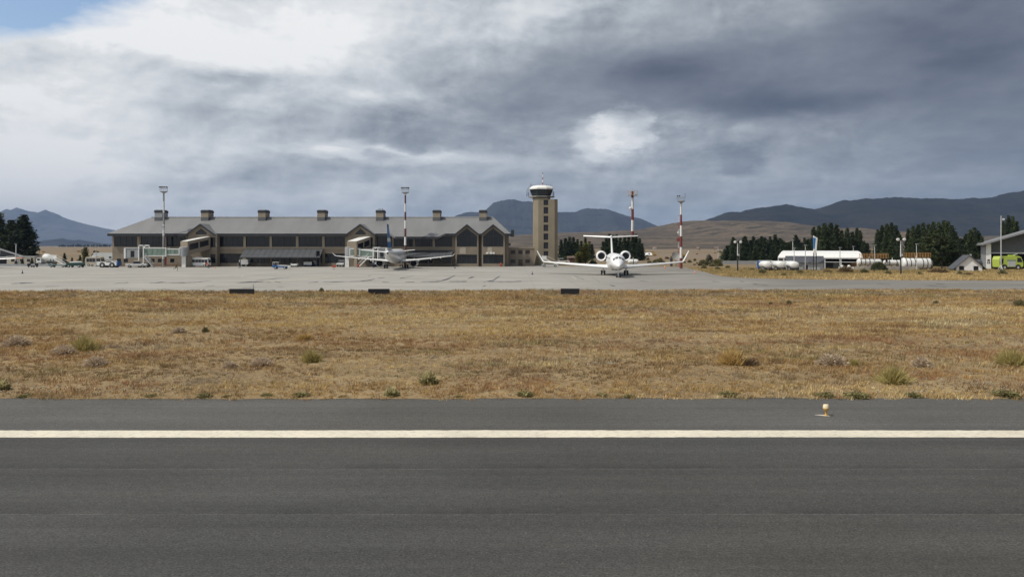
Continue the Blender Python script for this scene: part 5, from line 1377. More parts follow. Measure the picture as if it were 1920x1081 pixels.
def cabin():
    o = thing('site_cabin', 'cream flat roofed portable cabin below the tall dark pines', 'cabin', (X(44, 226), 226, -.03))
    b = MB().box(-3.9, 3.9, -1.3, 1.3, .15, 2.35).build('body', M['cream'], o)
    MB().box(-4.0, 4.0, -1.4, 1.4, 2.35, 2.5).build('roof', M['light_grey'], o)
    for x in (-2.2, .3, 2.2): MB().box(x - .45, x + .45, -1.34, -1.302, 1.0, 1.75).build('window', M['glass_small'], b)
    MB().box(-1.2, -.5, -1.33, -1.302, .2, 2.0).build('door', M['grey'], b)
    for x in (-3.2, 0, 3.2): MB().box(x - .2, x + .2, -1, 1, 0, .15).build('footing', M['concrete'], o)
cabin()
def dolly(px, py, lab, m='frame_dark', load=None, L=2.0, D=None):
    o = vehicle('baggage_cart', lab, 'cart', px, py, 0, None, D)
    MB().box(-L / 2, L / 2, -.7, .7, .35, .45).build('deck', M[m], o)
    for x in (-L / 2, L / 2 - .06): MB().box(x, x + .06, -.7, .7, .45, .95).build('end_rail', M[m], o)
    if load: MB().box(-L / 2 + .15, L / 2 - .15, -.6, .6, .45, load).build('cover', M['white'], o)
    wheels(o, (-L * .33, L * .33), .72, .22, .14, False)
    MB().tube((L / 2, 0, .4), (L / 2 + .7, 0, .3), .03, .03, 5).build('tow_bar', M['frame_dark'], o)
dolly(61.5, 500.8, 'empty dark flat baggage cart standing alone at the apron edge')
dolly(578, 499.5, 'blue baggage cart with a white cover under the dark awning', 'blue', 1.2, 2.4)
dolly(595, 499.0, 'blue baggage cart with a tall white load beside the dark screen', 'blue', 1.5, 2.0)
dolly(552, 500.3, 'low white covered cart behind the blue baggage tractor', 'light_grey', .8, 1.8)
def box_trailer():
    o = vehicle('box_trailer', 'white box trailer parked at the corner of the dark awning', 'trailer', 459, 499.3)
    b = MB().box(-1.15, 1.15, -.9, .9, .55, 1.75).build('box', mat('pale_box', (.6, .61, .62), .5, .06), o)
    MB().box(-1.17, 1.17, -.92, .92, 1.75, 1.81).build('lid', M['white'], b); wheels(o, (-.6, .6), .9, .28)
    MB().tube((-1.15, 0, .5), (-1.9, 0, .35), .04, .04, 6).build('tow_bar', M['frame_dark'], o)
box_trailer()
def baggage_tractor():
    o = vehicle('baggage_tractor', 'blue and white baggage tractor driving in front of the dark awning', 'tractor', 526, 504)
    b = body(o, [(-1.75, .35), (-1.75, .9), (-.6, .9), (-.6, .75), (1.6, .65), (1.75, .4)], .65, M['blue'])
    body(o, [(-.5, .76), (-.5, .92), (1.75, .84), (1.75, .68)], .6, M['white'], 'bonnet')
    cb = MB()
    for x in (-1.65, -.65):
        for y in (-.6, .54): cb.box(x, x + .06, y, y + .06, .9, 1.55)
    cb.build('cab_frame', M['white'], o); MB().box(-1.75, -.5, -.68, .68, 1.55, 1.62).build('cab_roof', M['white'], o); MB().box(-1.4, -.9, -.5, .5, .9, 1.05).build('seat', M['dark'], o)
    wheels(o, (-1.05, 1.15), .7, .33)
    MB().box(1.75, 2.3, -.5, .5, .45, .8).build('white_box', M['white'], o)
baggage_tractor()
def belt_loader(px, py, lab):
    o = vehicle('belt_loader', lab, 'belt loader', px, py)
    MB().box(-1.6, 1.4, -.7, .7, .4, .75).build('body', M['light_grey'], o)
    MB().beam((-2.0, 0, .75), (1.7, 0, 1.45), .7, .2).build('belt', M['white'], o)
    MB().beam((.6, 0, .7), (1.0, 0, 1.25), .12, .12).build('ram', M['steel'], o)
    MB().box(1.25, 1.75, -.5, .5, 1.3, 1.55).build('belt_head', M['white'], o)
    wheels(o, (-1.0, .9), .75, .3)
belt_loader(478, 498.8, 'white belt loader under the awning next to the box trailer')
belt_loader(527, 498.3, 'white belt loader deep under the awning behind the blue tractor')
def pickup(px, py, lab, m, rz, D=None):
    o = vehicle('pickup_truck', lab, 'pickup', px, py, rz, None, D)
    b = body(o, [(-2.4, .45), (-2.45, 1.0), (-.6, 1.02), (-.35, 1.0), (1.2, 1.0), (2.3, .92), (2.45, .5)], .9, m)
    c_ = MB().loft([[(-.7, -.86, 1.0), (1.2, -.86, 1.0), (1.2, .86, 1.0), (-.7, .86, 1.0)], [(-.5, -.7, 1.62), (.5, -.7, 1.62), (.5, .7, 1.62), (-.5, .7, 1.62)]]).build('cab', M['glass_small'], b)
    MB().box(-.55, .55, -.72, .72, 1.6, 1.67).build('cab_roof', m, b)
    for s in (-.65, .65): MB().box(2.42, 2.47, s - .18, s + .18, .68, .85).build('headlight', M['white'], b)
    MB().box(2.42, 2.48, -.8, .8, .42, .58).build('bumper', M['frame_dark'], b)
    wheels(o, (-1.5, 1.5), .92, .37)
pickup(641, 499.8, 'silver pickup facing out beside the second walkway pier', M['light_grey'], -math.pi / 2)
pickup(1053, 0, 'white and blue pickup parked right of the control tower', M['white'], 0, 240)
pickup(256, 501.5, 'white pickup parked underneath the empty boarding bridge', M['white'], 0.3)

# ------------------------------------------------------------------ cones, barriers, extinguisher
def cone(px, py, lab, m, h=.75, group=None):
    D = GD(py); o = thing('traffic_cone', lab, 'cone', (X(px, D), D, 0 if px < 1300 else -.0), 0, group)
    MB().box(-.2, .2, -.2, .2, 0, .04).build('foot', m, o)
    MB().lathe([(.15, .04), (.035, h)], (0, 0, 0), 12).build('body', m, o, True)
    MB().lathe([(.15 - .115 * .45 + .004, .04 + (h - .04) * .45), (.15 - .115 * .72 + .004, .04 + (h - .04) * .72)], (0, 0, 0), 12).build('reflective_band', M['white'] if m is M['orange'] else M['grey'], o, True)
cone(1247, 503.5, 'orange and white cone under the business jet wing', M['orange'], .95)
cone(1303, 511.5, 'small orange cone at the bend of the apron edge', M['orange'], .5)
cone(403, 503.2, 'little orange cone next to the kneeling worker by the minibus', M['orange'], .5)
cone(42, 512.5, 'dark cone standing alone on the open apron', M['frame_dark'], .7)
cone(998, 514.5, 'dark cone on the apron left of the business jet wing tip', M['frame_dark'], .6)
cone(853, 502.5, 'dark marker cone near the second dark awning', M['frame_dark'], .55)
def barrier(px, py, lab):
    D = GD(py); o = thing('warning_barrier', lab, 'barrier', (X(px, D), D, 0))
    MB().box(-.5, .5, -.04, .04, .5, .95).build('board', M['red'], o)
    MB().tube((0, 0.06, 0), (0, 0.06, .9), .04, .04, 6).build('post', M['frame_dark'], o); MB().box(-.25, .25, -.25, .25, 0, .05).build('foot', M['frame_dark'], o)
barrier(626, 505, 'red warning board on a post under the airliner wing tip')
def extinguisher(px, py, lab, s=1.):
    D = GD(py); o = thing('fire_extinguisher', lab, 'extinguisher', (X(px, D), D, 0), 0, None, (s, s, s))
    MB().lathe([(.2, .12), (.24, .2), (.24, .75), (.16, .92), (.06, .98)], (0, 0, 0), 12).build('bottle', M['red'], o, True)
    MB().tube((0, 0, .95), (.25, 0, 1.1), .03, .03, 6).build('nozzle', M['frame_dark'], o)
    for q in (-.22, .22): MB().tube((q - .03, 0, .14), (q + .03, 0, .14), .14, .14, 10).build('wheel', M['dark'], o)
extinguisher(939, 499.6, 'red wheeled fire extinguisher in front of the twin gables')
extinguisher(672, 501.2, 'red wheeled fire extinguisher beside the second walkway pier', .9)

# ------------------------------------------------------------------ people on the apron
def person_mat(name, top, legs):
    t = NT(name)
    c = t.mix(t.math('GREATER_THAN', t.z, .86), legs, top)
    c = t.mix(t.math('GREATER_THAN', t.z, 1.44), c, (0.42, 0.26, 0.18))
    c = t.mix(t.math('LESS_THAN', t.z, .09), c, (0.02, 0.02, 0.02))
    return t.done(c, .8)
def person(px, py, pose, top, legs, lab, helmet, rz=0.):
    D = GD(py); o = thing('person', lab, 'person', (X(px, D), D, 0), rz)
    J = {'pelvis': (0, 0, .93), 'chest': (0, 0, 1.3), 'neck': (0, 0, 1.47), 'head': (0, -.02, 1.63), 'crown': (0, -.01, 1.74),
         'lsh': (-.19, 0, 1.4), 'lel': (-.25, .02, 1.12), 'lha': (-.25, -.06, .86), 'rsh': (.19, 0, 1.4), 'rel': (.25, .02, 1.12), 'rha': (.25, -.06, .86),
         'lhip': (-.1, 0, .88), 'lkn': (-.11, -.02, .48), 'lan': (-.11, .02, .08), 'lto': (-.12, -.16, .04), 'rhip': (.1, 0, .88), 'rkn': (.11, -.02, .48), 'ran': (.11, .02, .08), 'rto': (.12, -.16, .04)}
    if pose == 'run':
        J.update(chest=(.14, 0, 1.26), neck=(.2, 0, 1.42), head=(.27, 0, 1.57), crown=(.3, 0, 1.68), lsh=(.16, -.18, 1.36), lel=(.36, -.22, 1.16), lha=(.55, -.16, 1.3), rsh=(.12, .18, 1.36), rel=(-.12, .22, 1.2), rha=(-.2, .16, .98),
                 lhip=(.0, -.1, .88), lkn=(-.1, -.1, .5), lan=(-.5, -.1, .52), lto=(-.56, -.1, .4), rhip=(.02, .1, .88), rkn=(.32, .1, .55), ran=(.2, .1, .08), rto=(.38, .1, .04))
    elif pose == 'bend':
        J.update(chest=(-.28, 0, 1.18), neck=(-.42, 0, 1.26), head=(-.56, 0, 1.30), crown=(-.66, 0, 1.33), lsh=(-.34, -.18, 1.2), lel=(-.42, -.2, .95), lha=(-.55, -.15, .75), rsh=(-.34, .18, 1.2), rel=(-.42, .2, .95), rha=(-.55, .15, .75))
    elif pose == 'walk':
        J.update(lkn=(-.05, -.14, .5), lan=(-.06, -.28, .09), lto=(-.06, -.44, .06), rkn=(.08, .04, .48), ran=(.08, .26, .1), rto=(.08, .12, .04), lel=(-.26, .12, 1.14), rha=(.24, -.22, .95))
    E = [('pelvis', 'chest'), ('chest', 'neck'), ('neck', 'head'), ('head', 'crown'), ('chest', 'lsh'), ('lsh', 'lel'), ('lel', 'lha'), ('chest', 'rsh'), ('rsh', 'rel'), ('rel', 'rha'),
         ('pelvis', 'lhip'), ('lhip', 'lkn'), ('lkn', 'lan'), ('lan', 'lto'), ('pelvis', 'rhip'), ('rhip', 'rkn'), ('rkn', 'ran'), ('ran', 'rto')]
    R = dict(pelvis=.155, chest=.165, neck=.06, head=.105, crown=.075, lsh=.07, rsh=.07, lel=.05, rel=.05, lha=.04, rha=.04, lhip=.095, rhip=.095, lkn=.065, rkn=.065, lan=.045, ran=.045, lto=.04, rto=.04)
    ks = list(J); me = bpy.data.meshes.new('body'); me.from_pydata([J[k] for k in ks], [(ks.index(a), ks.index(b)) for a, b in E], []); me.update()
    b = link('body', me, person_mat('clothes_' + pose, top, legs), o)
    b.modifiers.new('skin', 'SKIN'); sv = me.skin_vertices[0].data
    for i, k in enumerate(ks): sv[i].radius = (R[k], R[k]); sv[i].use_root = (k == 'pelvis')
    s = b.modifiers.new('sub', 'SUBSURF'); s.levels = 1; s.render_levels = 1
    hd = Vector(J['head'])
    MB().lathe([(.128, .02), (.125, .09), (.085, .15), (.02, .175)], tuple(hd), 10).build('helmet' if helmet else 'hair', M['white'] if helmet else M['bark'], o, True)
person(330, 507.5, 'run', (.10, .11, .05), (.06, .06, .05), 'person in olive work clothes running across the apron below the bridge column', False)
person(391, 503.2, 'bend', (.70, .14, .05), (.05, .05, .07), 'person in an orange vest bending over beside the minibus', False)
person(449, 503, 'walk', (.03, .035, .05), (.02, .02, .03), 'person in dark clothes with a white helmet by the box trailer', True)
person(700.5, 502.5, 'stand', (.05, .09, .2), (.03, .03, .05), 'person in dark blue clothes standing under the airliner wing by the stair', False)

# ------------------------------------------------------------------ fuel farm, sheds and hangar on the right
GZ = -.03
def arched_hangar():
    D = 190.; k = D / FPX
    o = thing('arched_hangar', 'long white vaulted hangar open at one side, beyond the grey shed', 'hangar', (X(1536, D), D, GZ), -0.34)
    lx = lambda p: (p - 1536) * k
    zt, ze = Z(470.8, D) + .12, Z(482.5, D)
    rings = []
    for i in range(9):
        f = i / 8; a = f * math.pi / 2
        z = ze + (zt - ze) * (0.75 * math.sin(a) + 0.25 * f); y = 5.5 * f ** 1.6
        x0 = lx(1462) + 1.2 * f; x1 = lx(1611) - .8 * f ** 2
        rings.append((y, z, x0, x1))
    rr = rings + [(11 - y, z, x0, x1) for y, z, x0, x1 in reversed(rings[:-1])]
    r = MB()
    r.loft([[(x0, y, z) for y, z, x0, x1 in rr], [(x1, y, z) for y, z, x0, x1 in rr]], True)
    ro = r.build('roof', M['white'], o, True)
    MB().box(lx(1462), lx(1611), -.06, .0, ze - .25, ze + .02).build('eave_trim', M['light_grey'], ro)
    MB().box(lx(1462) + .05, lx(1474), 0.02, 10.9, 0, ze).build('end_wall', M['white'], o)
    MB().box(lx(1474), lx(1606), 10.7, 10.9, 0, ze).build('back_wall', M['fascia'], o)  # dark colour paints in the deep shade of the open side
    for p in (1546, 1574, 1602): MB().box(lx(p) - .12, lx(p) + .12, .1, .35, 0, ze).build('post', M['light_grey'], o)
    MB().box(lx(1546), lx(1602), .15, .25, 1.55, 1.7).build('rail', M['light_grey'], o)
    for p, m in ((1556, 'frame_dark'), (1568, 'grey'), (1588, 'bark'), (1596, 'walkway_orange')): MB().box(lx(p) - .8, lx(p) + .8, 5, 7, 0, 1.6).build('stored_crate', M[m], o)
    MB().box(lx(1464), lx(1472), -.02, .015, 1.9, 2.6).build('window', M['glass_small'], o)
arched_hangar()
def grey_shed():
    D = 178.; k = D / FPX
    o = thing('grey_shed', 'light grey corrugated shed with dark pitched roof in front of the white hangar', 'shed', (X(1510, D), D, GZ), -0.30)
    lx = lambda p: (p - 1510) * k
    ze, zr = Z(491.5, D), Z(480, D) + .05
    w = MB(); x = lx(1492)
    n = 34; step = (lx(1542) - lx(1478)) / n
    for i in range(n):
        xa = lx(1478) + i * step
        if not (lx(1510.6) - .05 < xa + step / 2 < lx(1514.6) + .05): w.box(xa, xa + step * .6, -.05, .0, 0, ze)
    w.box(lx(1478), lx(1542), 0.0, 5, 0, ze)
    b = w.build('wall', mat('shed_sheet', (.47, .48, .48), .6, .06), o)
    MB().box(lx(1510.8), lx(1514.4), -.07, -.003, 0, Z(496.5, D)).build('door', M['glass_small'], b)
    MB().loft([[(xx, -.45, ze - .08), (xx, 2.5, zr), (xx, 5.45, ze - .08), (xx, 2.5, zr - .2)] for xx in (lx(1475), lx(1543.5))]).build('roof', M['shed_roof'], o)
    MB().prism([(-.1, ze), (2.5, zr - .15), (5.1, ze)], lx(1478), lx(1478) + .1, 'x').prism([(-.1, ze), (2.5, zr - .15), (5.1, ze)], lx(1542) - .1, lx(1542), 'x').build('gable', M['light_grey'], o)
    MB().box(lx(1489), lx(1491.5), -.8, -.6, 0, 1.6).build('cabinet', M['white'], o)
grey_shed()
def tanker(px, D, rz, lab, cabm):
    o = thing('fuel_tanker', lab, 'tanker', (X(px, D), D, GZ), rz)
    H = 1.95
    MB().loft([[(x, r * .98 * math.cos(a), 1.28 + r * .78 * math.sin(a)) for a in [2 * math.pi * i / 20 for i in range(20)]] for x, r in ((-3.2, .3), (-3.1, .8), (-2.9, 1.0), (1.5, 1.0), (1.7, .85), (1.8, .3))]).build('tank', M['white'], o, True)
    MB().box(-3.1, 3.0, -.6, .6, .45, .65).build('chassis', M['frame_dark'], o)
    c = body(o, [(1.95, .45), (1.95, 1.9), (2.2, 2.05), (2.9, 2.0), (3.2, 1.2), (3.2, .45)], 1.0, cabm, 'cab')
    MB().box(2.15, 2.85, -1.006, 1.006, 1.25, 1.8).build('window', M['glass_small'], c)
    MB().box(-2.4, -.2, -1.02, -.96, 1.05, 1.5).build('placard', M['grey'], o)
    MB().box(-3.25, -3.1, -.9, .9, .4, .6).build('bumper', M['frame_dark'], o)
    for x in (-2.2, -.8, .8): MB().lathe([(.16, 1.95), (.2, 2.0), (.2, 2.12), (.1, 2.14)], (x, 0, 0), 10).build('hatch', M['light_grey'], o)
    wheels(o, (-2.4, -1.4, 2.4), .95, .45)
tanker(1434, 178, 1.50, 'white fuel tanker truck with a blue cab, first of three from the light pole', M['blue'])
tanker(1459.5, 178.5, 1.46, 'white fuel tanker truck parked between two other tankers', M['white'])
tanker(1484, 177, 1.46, 'white fuel tanker truck nearest to the grey shed', M['white'])
def sign_totem():
    D = 176.; k = D / FPX
    o = thing('sign_totem', 'tall blue and white blade shaped totem sign on two black posts', 'sign', (X(1528, D), D, GZ))
    z0, z1 = Z(478.5, D), Z(441, D)
    for p in (-.32, .32): MB().tube((p, 0, 0), (p, 0, z0 + .6), .085, .085, 8).build('post', M['black'], o)
    MB().loft([[(-.28, -.25, z0), (.16, -.32, z0), (.20, .3, z0), (-.26, .3, z0)], [(-.36, -.3, z1 - .15), (.42, -.45, z1 - .55), (.42, .3, z1 - .4), (-.3, .3, z1)]]).build('blade', M['white'], o)
    MB().loft([[(-.30, -.27, z0 + 1.4), (-.16, -.30, z0 + 1.4), (-.16, .2, z0 + 1.4), (-.31, .2, z0 + 1.4)], [(-.385, -.32, z1 - .5), (.02, -.40, z1 - .55), (.02, .2, z1 - .5), (-.385, .2, z1 - .4)]]).build('blue_face', M['fin_blue'], o)
sign_totem()
def tank(px0, px1, D, r, zc, straps, lab, walk=None, saddles=3):
    k = D / FPX; c = (px0 + px1) / 2; L = (px1 - px0) * k
    o = thing('storage_tank', lab, 'tank', (X(c, D), D, GZ))
    MB().lathe([(.05, -L / 2), (r * .75, -L / 2 + .12), (r * .97, -L / 2 + .4), (r, -L / 2 + .6), (r, L / 2 - .6), (r * .97, L / 2 - .4), (r * .75, L / 2 - .12), (.05, L / 2)], (0, 0, zc), 24, 'x').build('shell', M['white'], o, True)
    for f in straps: MB().lathe([(r + .005, -.09), (r + .03, -.09), (r + .03, .09), (r + .005, .09)], (-L / 2 + L * f, 0, zc), 24, 'x').build('strap', M['frame_dark'], o)
    for i in range(saddles):
        x = -L / 2 + L * (i + .5) / saddles; MB().box(x - .2, x + .2, -r * .8, r * .8, 0, zc - r * .55).build('saddle', M['concrete'], o)
    if walk:
        a, b = (walk[0] - c) * k, (walk[1] - c) * k; zd = zc + r + .12
        wk = MB().box(a, b, -.5, .5, zd - .06, zd).build('walkway', M['walkway_orange'], o)
        n = int((b - a) / .6)
        for y in (-.5, .5):
            m = MB()
            for h in (.35, .7, 1.0): m.box(a, b, y - .035, y + .035, zd + h - .04, zd + h + .04)
            for i in range(n + 1): m.box(a + (b - a) * i / n - .03, a + (b - a) * i / n + .03, y - .03, y + .03, zd, zd + 1.0)
            m.build('guard_rail', M['walkway_orange'], wk)
        for x in (a + .2, b - .2): MB().box(x - .05, x + .05, -.45, .45, zc, zd - .06).build('walkway_leg', M['frame_dark'], wk)
    MB().tube((0, 0, zc + r), (0, 0, zc + r + .5), .08, .08, 8).build('vent', M['white'], o)
tank(1607, 1652, 184, .78, 1.75, (.12, .3, .48, .66), 'white strapped storage tank topped by an orange walkway beside the round bush', (1613, 1664))
tank(1656, 1690, 185.5, .62, 1.55, (.3, .7), 'plain slim white storage tank between the two with orange walkways')
tank(1689, 1746, 182, 1.28, 1.45, (.12, .26, .40, .66, .80, .93), 'large white strapped storage tank with high orange walkway near the pines', (1697, 1743))
def bund():
    o = thing('bund_wall', 'low pale concrete wall in front of the storage tanks', 'wall', (X(1655, 179), 179, GZ))
    k = 179 / FPX
    x = (1604 - 1655) * k
    i = 0
    while x < (1716 - 1655) * k:
        MB().box(x, x + 1.95, -.12, .12, 0, .86 + (.02 if i % 2 else 0)).build('wall_panel', M['concrete'] if i % 3 else M['cream'], o); x += 2.0; i += 1
    for p in (1584, 1597): MB().lathe([(.35, 0), (.38, .9), (.25, 1.1), (.05, 1.15)], ((p - 1655) * k, 1.5, 0), 12).build('standing_drum', M['white'], o)
    MB().box((1574 - 1655) * k, (1604 - 1655) * k, .5, .6, .25, .75).build('white_rail', M['white'], o)
bund()
def small_house():
    D = 173.; k = D / FPX
    o = thing('white_house', 'small white gabled house with dark roof and two black windows', 'house', (X(1817.5, D), D, GZ), -0.20)
    hw = 2.55; ze, zr = Z(497.5, D), Z(477.5, D); dp = 3.6
    b = MB().box(-hw, hw, 0, dp, 0, ze).prism([(-hw, ze), (hw, ze), (0, zr - .12)], 0, dp).build('wall', mat('white_wall', (.80, .79, .76), .8, .05), o)
    r = MB()
    sl = (zr - ze) / hw
    for s in (-1, 1):
        r.loft([[(0, y, zr), (s * (hw + .75), y, ze - .75 * sl), (s * (hw + .75), y, ze - .75 * sl - .16), (0, y, zr - .16)] for y in (-.45, dp + .3)])
    r.build('roof', M['shed_roof'], o)
    MB().box(.55, .85, 1.2, 1.5, zr - .6, zr + .15).build('chimney', M['light_grey'], o)
    for x in (-1.55, 1.3):
        w = MB().box(x - .47, x + .47, -.05, -.003, .18, 1.08).build('window', M['black'], b)
        MB().box(x - .52, x + .52, -.09, -.052, .1, .17).build('sill', M['concrete'], w)
    MB().box(-hw - .05, -hw - .003, .6, 1.6, .1, 1.15).build('window', M['black'], b)
small_house()
def big_hangar():
    D = 186.; k = D / FPX
    x0 = X(1849, D); o = thing('fire_station_hangar', 'big grey hangar with sloping roof and dark open doorway', 'hangar', (x0, D, GZ), -0.47)
    W = 44.; ze = Z(457, D); zr = ze + W / 2 * .33; dp = 28
    MB().box(0, 1.0, 0, .5, 0, ze).build('white_pier', M['white'], o)
    p = MB().box(.25, .75, -.04, -.003, 1.9, 2.3).box(.2, .45, -.04, -.003, 1.35, 1.75).box(.55, .8, -.04, -.003, 1.35, 1.75).build('notice', M['frame_dark'], o)
    zo = Z(474, D)
    gm = mat('grey_gable_sheet', (.10, .105, .115), .7, .1)
    MB().prism([(1.0, zo), (W - 1, zo), (W - 1, ze + .2), (W / 2, zr - .1), (1.0, ze + .2)], 1.2, 1.5).build('gable_wall', gm, o)
    MB().box(.9, W - 1, .8, 1.15, zo - .12, zo + .16).build('door_beam', M['light_grey'], o)
    MB().box(0, .4, .5, dp, 0, ze).box(W - .4, W, .5, dp, 0, ze).box(0.4, W - .4, dp - .4, dp, 0, ze).build('wall', M['grey'], o)
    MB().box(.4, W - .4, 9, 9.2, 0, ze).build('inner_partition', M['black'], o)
    r = MB()
    for s, xa, xb in ((0, -.9, W / 2), (1, W + .9, W / 2)):
        r.loft([[(xb, y, zr + .3), (xa, y, ze - .0), (xa, y, ze - .35), (xb, y, zr - .05)] for y in (-1.2, dp + .5)])
    r.build('roof', mat('hangar_roof_sheet', (.20, .20, .205), .6, .1, .4), o)
big_hangar()
def fire_truck():
    D = 182.5; o = thing('fire_truck', 'lime yellow airport fire truck parked in the hangar doorway', 'fire truck', (X(1889.5, D), D, 0), 0)
    b = body(o, [(-2.7, .62), (-2.78, 2.3), (-2.45, 3.05), (1.75, 3.12), (2.25, 2.85), (2.72, 1.75), (2.72, .8), (2.3, .5), (-2.3, .5)], 1.3, M['lime'])
    MB().box(-.75, .95, -1.34, -1.302, .75, 1.95).build('shutter', M['light_grey'], b)
    MB().box(-1.0, 1.1, -1.33, -1.302, 2.05, 2.2).build('blue_stripe', M['blue'], b)
    MB().prism([(1.35, 1.75), (2.55, 1.75), (2.15, 2.7), (1.35, 2.75)], -1.33, -1.303).build('cab_window', M['glass_small'], b)
    MB().prism([(-2.6, 1.3), (-1.9, 1.3), (-1.75, 2.5), (-2.5, 2.5)], -1.33, -1.303).build('rear_window', M['glass_small'], b)
    MB().box(.3, 1.4, -.5, .5, 3.1, 3.35).build('roof_monitor', M['lime'], b)
    MB().tube((1.2, 0, 3.35), (2.2, 0, 3.5), .09, .09, 8).build('nozzle', M['light_grey'], b)
    for x in (-1.5, 1.55): MB().lathe([(.62, -1.335), (.62, -1.303)], (x, 0, .6), 16, 'y').build('wheel_arch', M['dark'], b)
    wheels(o, (-1.5, 1.55), 1.36, .55, .35)
    MB().box(-2.6, 2.6, -1.31, -1.302, .5, .6).build('sill', M['frame_dark'], b)
fire_truck()
def light_pole(px, base, top, lab, group=None, D=None, style='street', r=.075):
    D = D or GD(base); h = Z(top, D)
    o = thing('light_pole', lab, 'light pole', (X(px, D), D, GZ), 0, group)
    if style == 'double':
        MB().tube((0, 0, 0), (0, 0, h), .15, .1, 10).build('pole', M['pole_blackwhite'], o, True)
        MB().tube((-.7, 0, h), (.7, 0, h), .05, .05, 6).build('crossarm', M['frame_dark'], o)
        for s in (-.6, .6):
            MB().lathe([(.1, -.28), (.3, -.22), (.24, .1), (.08, .2)], (s, 0, h + .25), 10, 'y').build('floodlight', M['white'], o, True)
        MB().box(.1, .35, -.15, .1, h * .55, h * .55 + .4).build('junction_box', M['light_grey'], o)
        MB().tube((.35, 0, h * .35), (.35, 0, h - .1), .03, .03, 5).build('conduit', M['grey'], o)
    else:
        MB().tube((0, 0, 0), (0, 0, h), r * 1.3, r, 8).build('pole', M['light_grey'], o, True)
        MB().box(-.25, .25, -.35, .1, h, h + .14).build('lamp_head', M['grey'], o)
    MB().box(-.22, .22, -.22, .22, 0, .1).build('base_plate', M['concrete'], o)
light_pole(1383, 508.5, 455.5, 'black and white light pole with twin lamps left of the tanker trucks', style='double')
light_pole(1689, 514.5, 451, 'black and white light pole with twin lamps in front of the storage tanks', style='double')
for px, t in ((1489, 465), (1510, 459.5), (1575, 464.5), (1640, 460), (1718.5, 457.5)):
    light_pole(px, 505, t, 'slim grey street lamp pole of the fuel yard', 'slim lamp poles of the fuel yard', D=177 if px < 1600 else 178)
light_pole(1486.5, 0, 450.5, 'slim grey lamp pole rising behind the white vaulted hangar', D=204)
light_pole(1600, 0, 462, 'short grey lamp pole behind the end of the vaulted hangar', D=203)
light_pole(30, 0, 457.5, 'grey lamp pole against the dark pines by the cabin', D=224, r=.13)
light_pole(180, 0, 461.5, 'thin grey lamp pole behind the white tow tractor', D=208)
light_pole(1296.5 + 50, 0, 463, 'thin grey lamp pole among scrub right of the business jet', D=260)
def flagpole():
    D = 181.; h = Z(404, D); o = thing('flagpole', 'tall white pole on a tripod foot beside the lime fire truck', 'pole', (X(1877, D), D, GZ))
    MB().tube((0, 0, 0), (0, 0, h), .13, .09, 10).build('pole', M['light_grey'], o, True)
    for a in (0.4, 2.5, 4.6): MB().beam((0, 0, 1.1), (.7 * math.cos(a), .7 * math.sin(a), 0), .09, .09).build('stay', M['white'], o)
    MB().box(.35, .75, -.1, .1, h - 1.0, h - .6).build('lamp', M['white'], o); MB().tube((0, 0, h - .8), (.4, 0, h - .8), .03, .03, 5).build('arm', M['grey'], o)
flagpole()
def dish():
    D = 214.; o = thing('satellite_dish', 'large grey satellite dish on a stand beside the red and white mast', 'dish', (X(1268, D), D, GZ), .5)
    c = Vector((0, 0, 2.35)); ax = Vector((-.1, -.75, .55)).normalized(); a = ax.orthogonal().normalized(); b = ax.cross(a)
    rings = []
    for i in range(8):
        r = 1.5 * i / 7 + .02; d = .30 * (i / 7) ** 2 * 1.6
        rings.append([tuple(c + ax * d + a * r * math.cos(t) + b * r * math.sin(t)) for t in [2 * math.pi * j / 24 for j in range(24)]])
    MB().loft(rings + [[tuple(Vector(p) - ax * .08) for p in ring] for ring in reversed(rings)]).build('reflector', mat('dish_grey', (.36, .34, .31), .7, .15, 1.0), o, True)
    m = MB()
    for t in (0.5, 2.6, 4.7): m.tube(c + ax * .48 + (a * math.cos(t) + b * math.sin(t)) * 1.45, c + ax * 1.3, .03, .03, 5)
    m.build('feed_struts', M['frame_dark'], o); MB().tube(c + ax * 1.2, c + ax * 1.5, .12, .12, 8).build('feed_horn', M['light_grey'], o)
    MB().tube((0, .25, 0), (0, .1, 2.3), .2, .14, 10).build('pedestal', M['concrete'], o)
    MB().box(-1.9, -1.5, -.3, .3, 0, 2.3).build('cabinet', M['frame_dark'], o)
dish()
# odds and ends behind the business jet
tank(1177, 1197, 226, .72, .95, (.5,), 'short white tank lying behind the right engine of the business jet', None, 2)
def low_block(px0, px1, D, top, name, lab, cat, wm, rm, hip=.5):
    k = D / FPX; L = (px1 - px0) * k; h = Z(top, D)
    o = thing(name, lab, cat, (X((px0 + px1) / 2, D), D, GZ))
    b = MB().box(-L / 2, L / 2, 0, 6, 0, h - hip).build('wall', wm, o)
    MB().loft([[(x, -.4, h - hip - .02), (x, 3, h), (x, 6.4, h - hip - .02), (x, 3, h - hip - .05)] for x in (-L / 2 - .3, L / 2 + .3)]).build('roof', rm, o)
    n = max(2, int(L / 2.5))
    for i in range(n):
        x = -L / 2 + L * (i + .5) / n
        MB().box(x - .45, x + .45, -.05, -.003, .9, max(1.5, h - hip - .5)).build('window', M['glass_small'], b)
low_block(1066, 1092, 262, 480, 'brick_shed', 'low brown brick shed by the hedge right of the tower', 'shed', mat('brown_brick', (.17, .10, .075), .9, .15, 3), mat('brown_roof', (.14, .09, .075), .8, .1), .5)
low_block(1203, 1222, 420, 473.5, 'white_roofed_shed', 'far white roofed shed right of the dark trees', 'shed', M['cream'], M['white'], 1.2)
low_block(170, 214, 292, 473.5, 'service_building', 'grey roofed service building partly hidden by the terminal corner', 'building', M['cream'], mat('pale_grey_roof', (.27, .28, .275), .7, .1), 2.6)
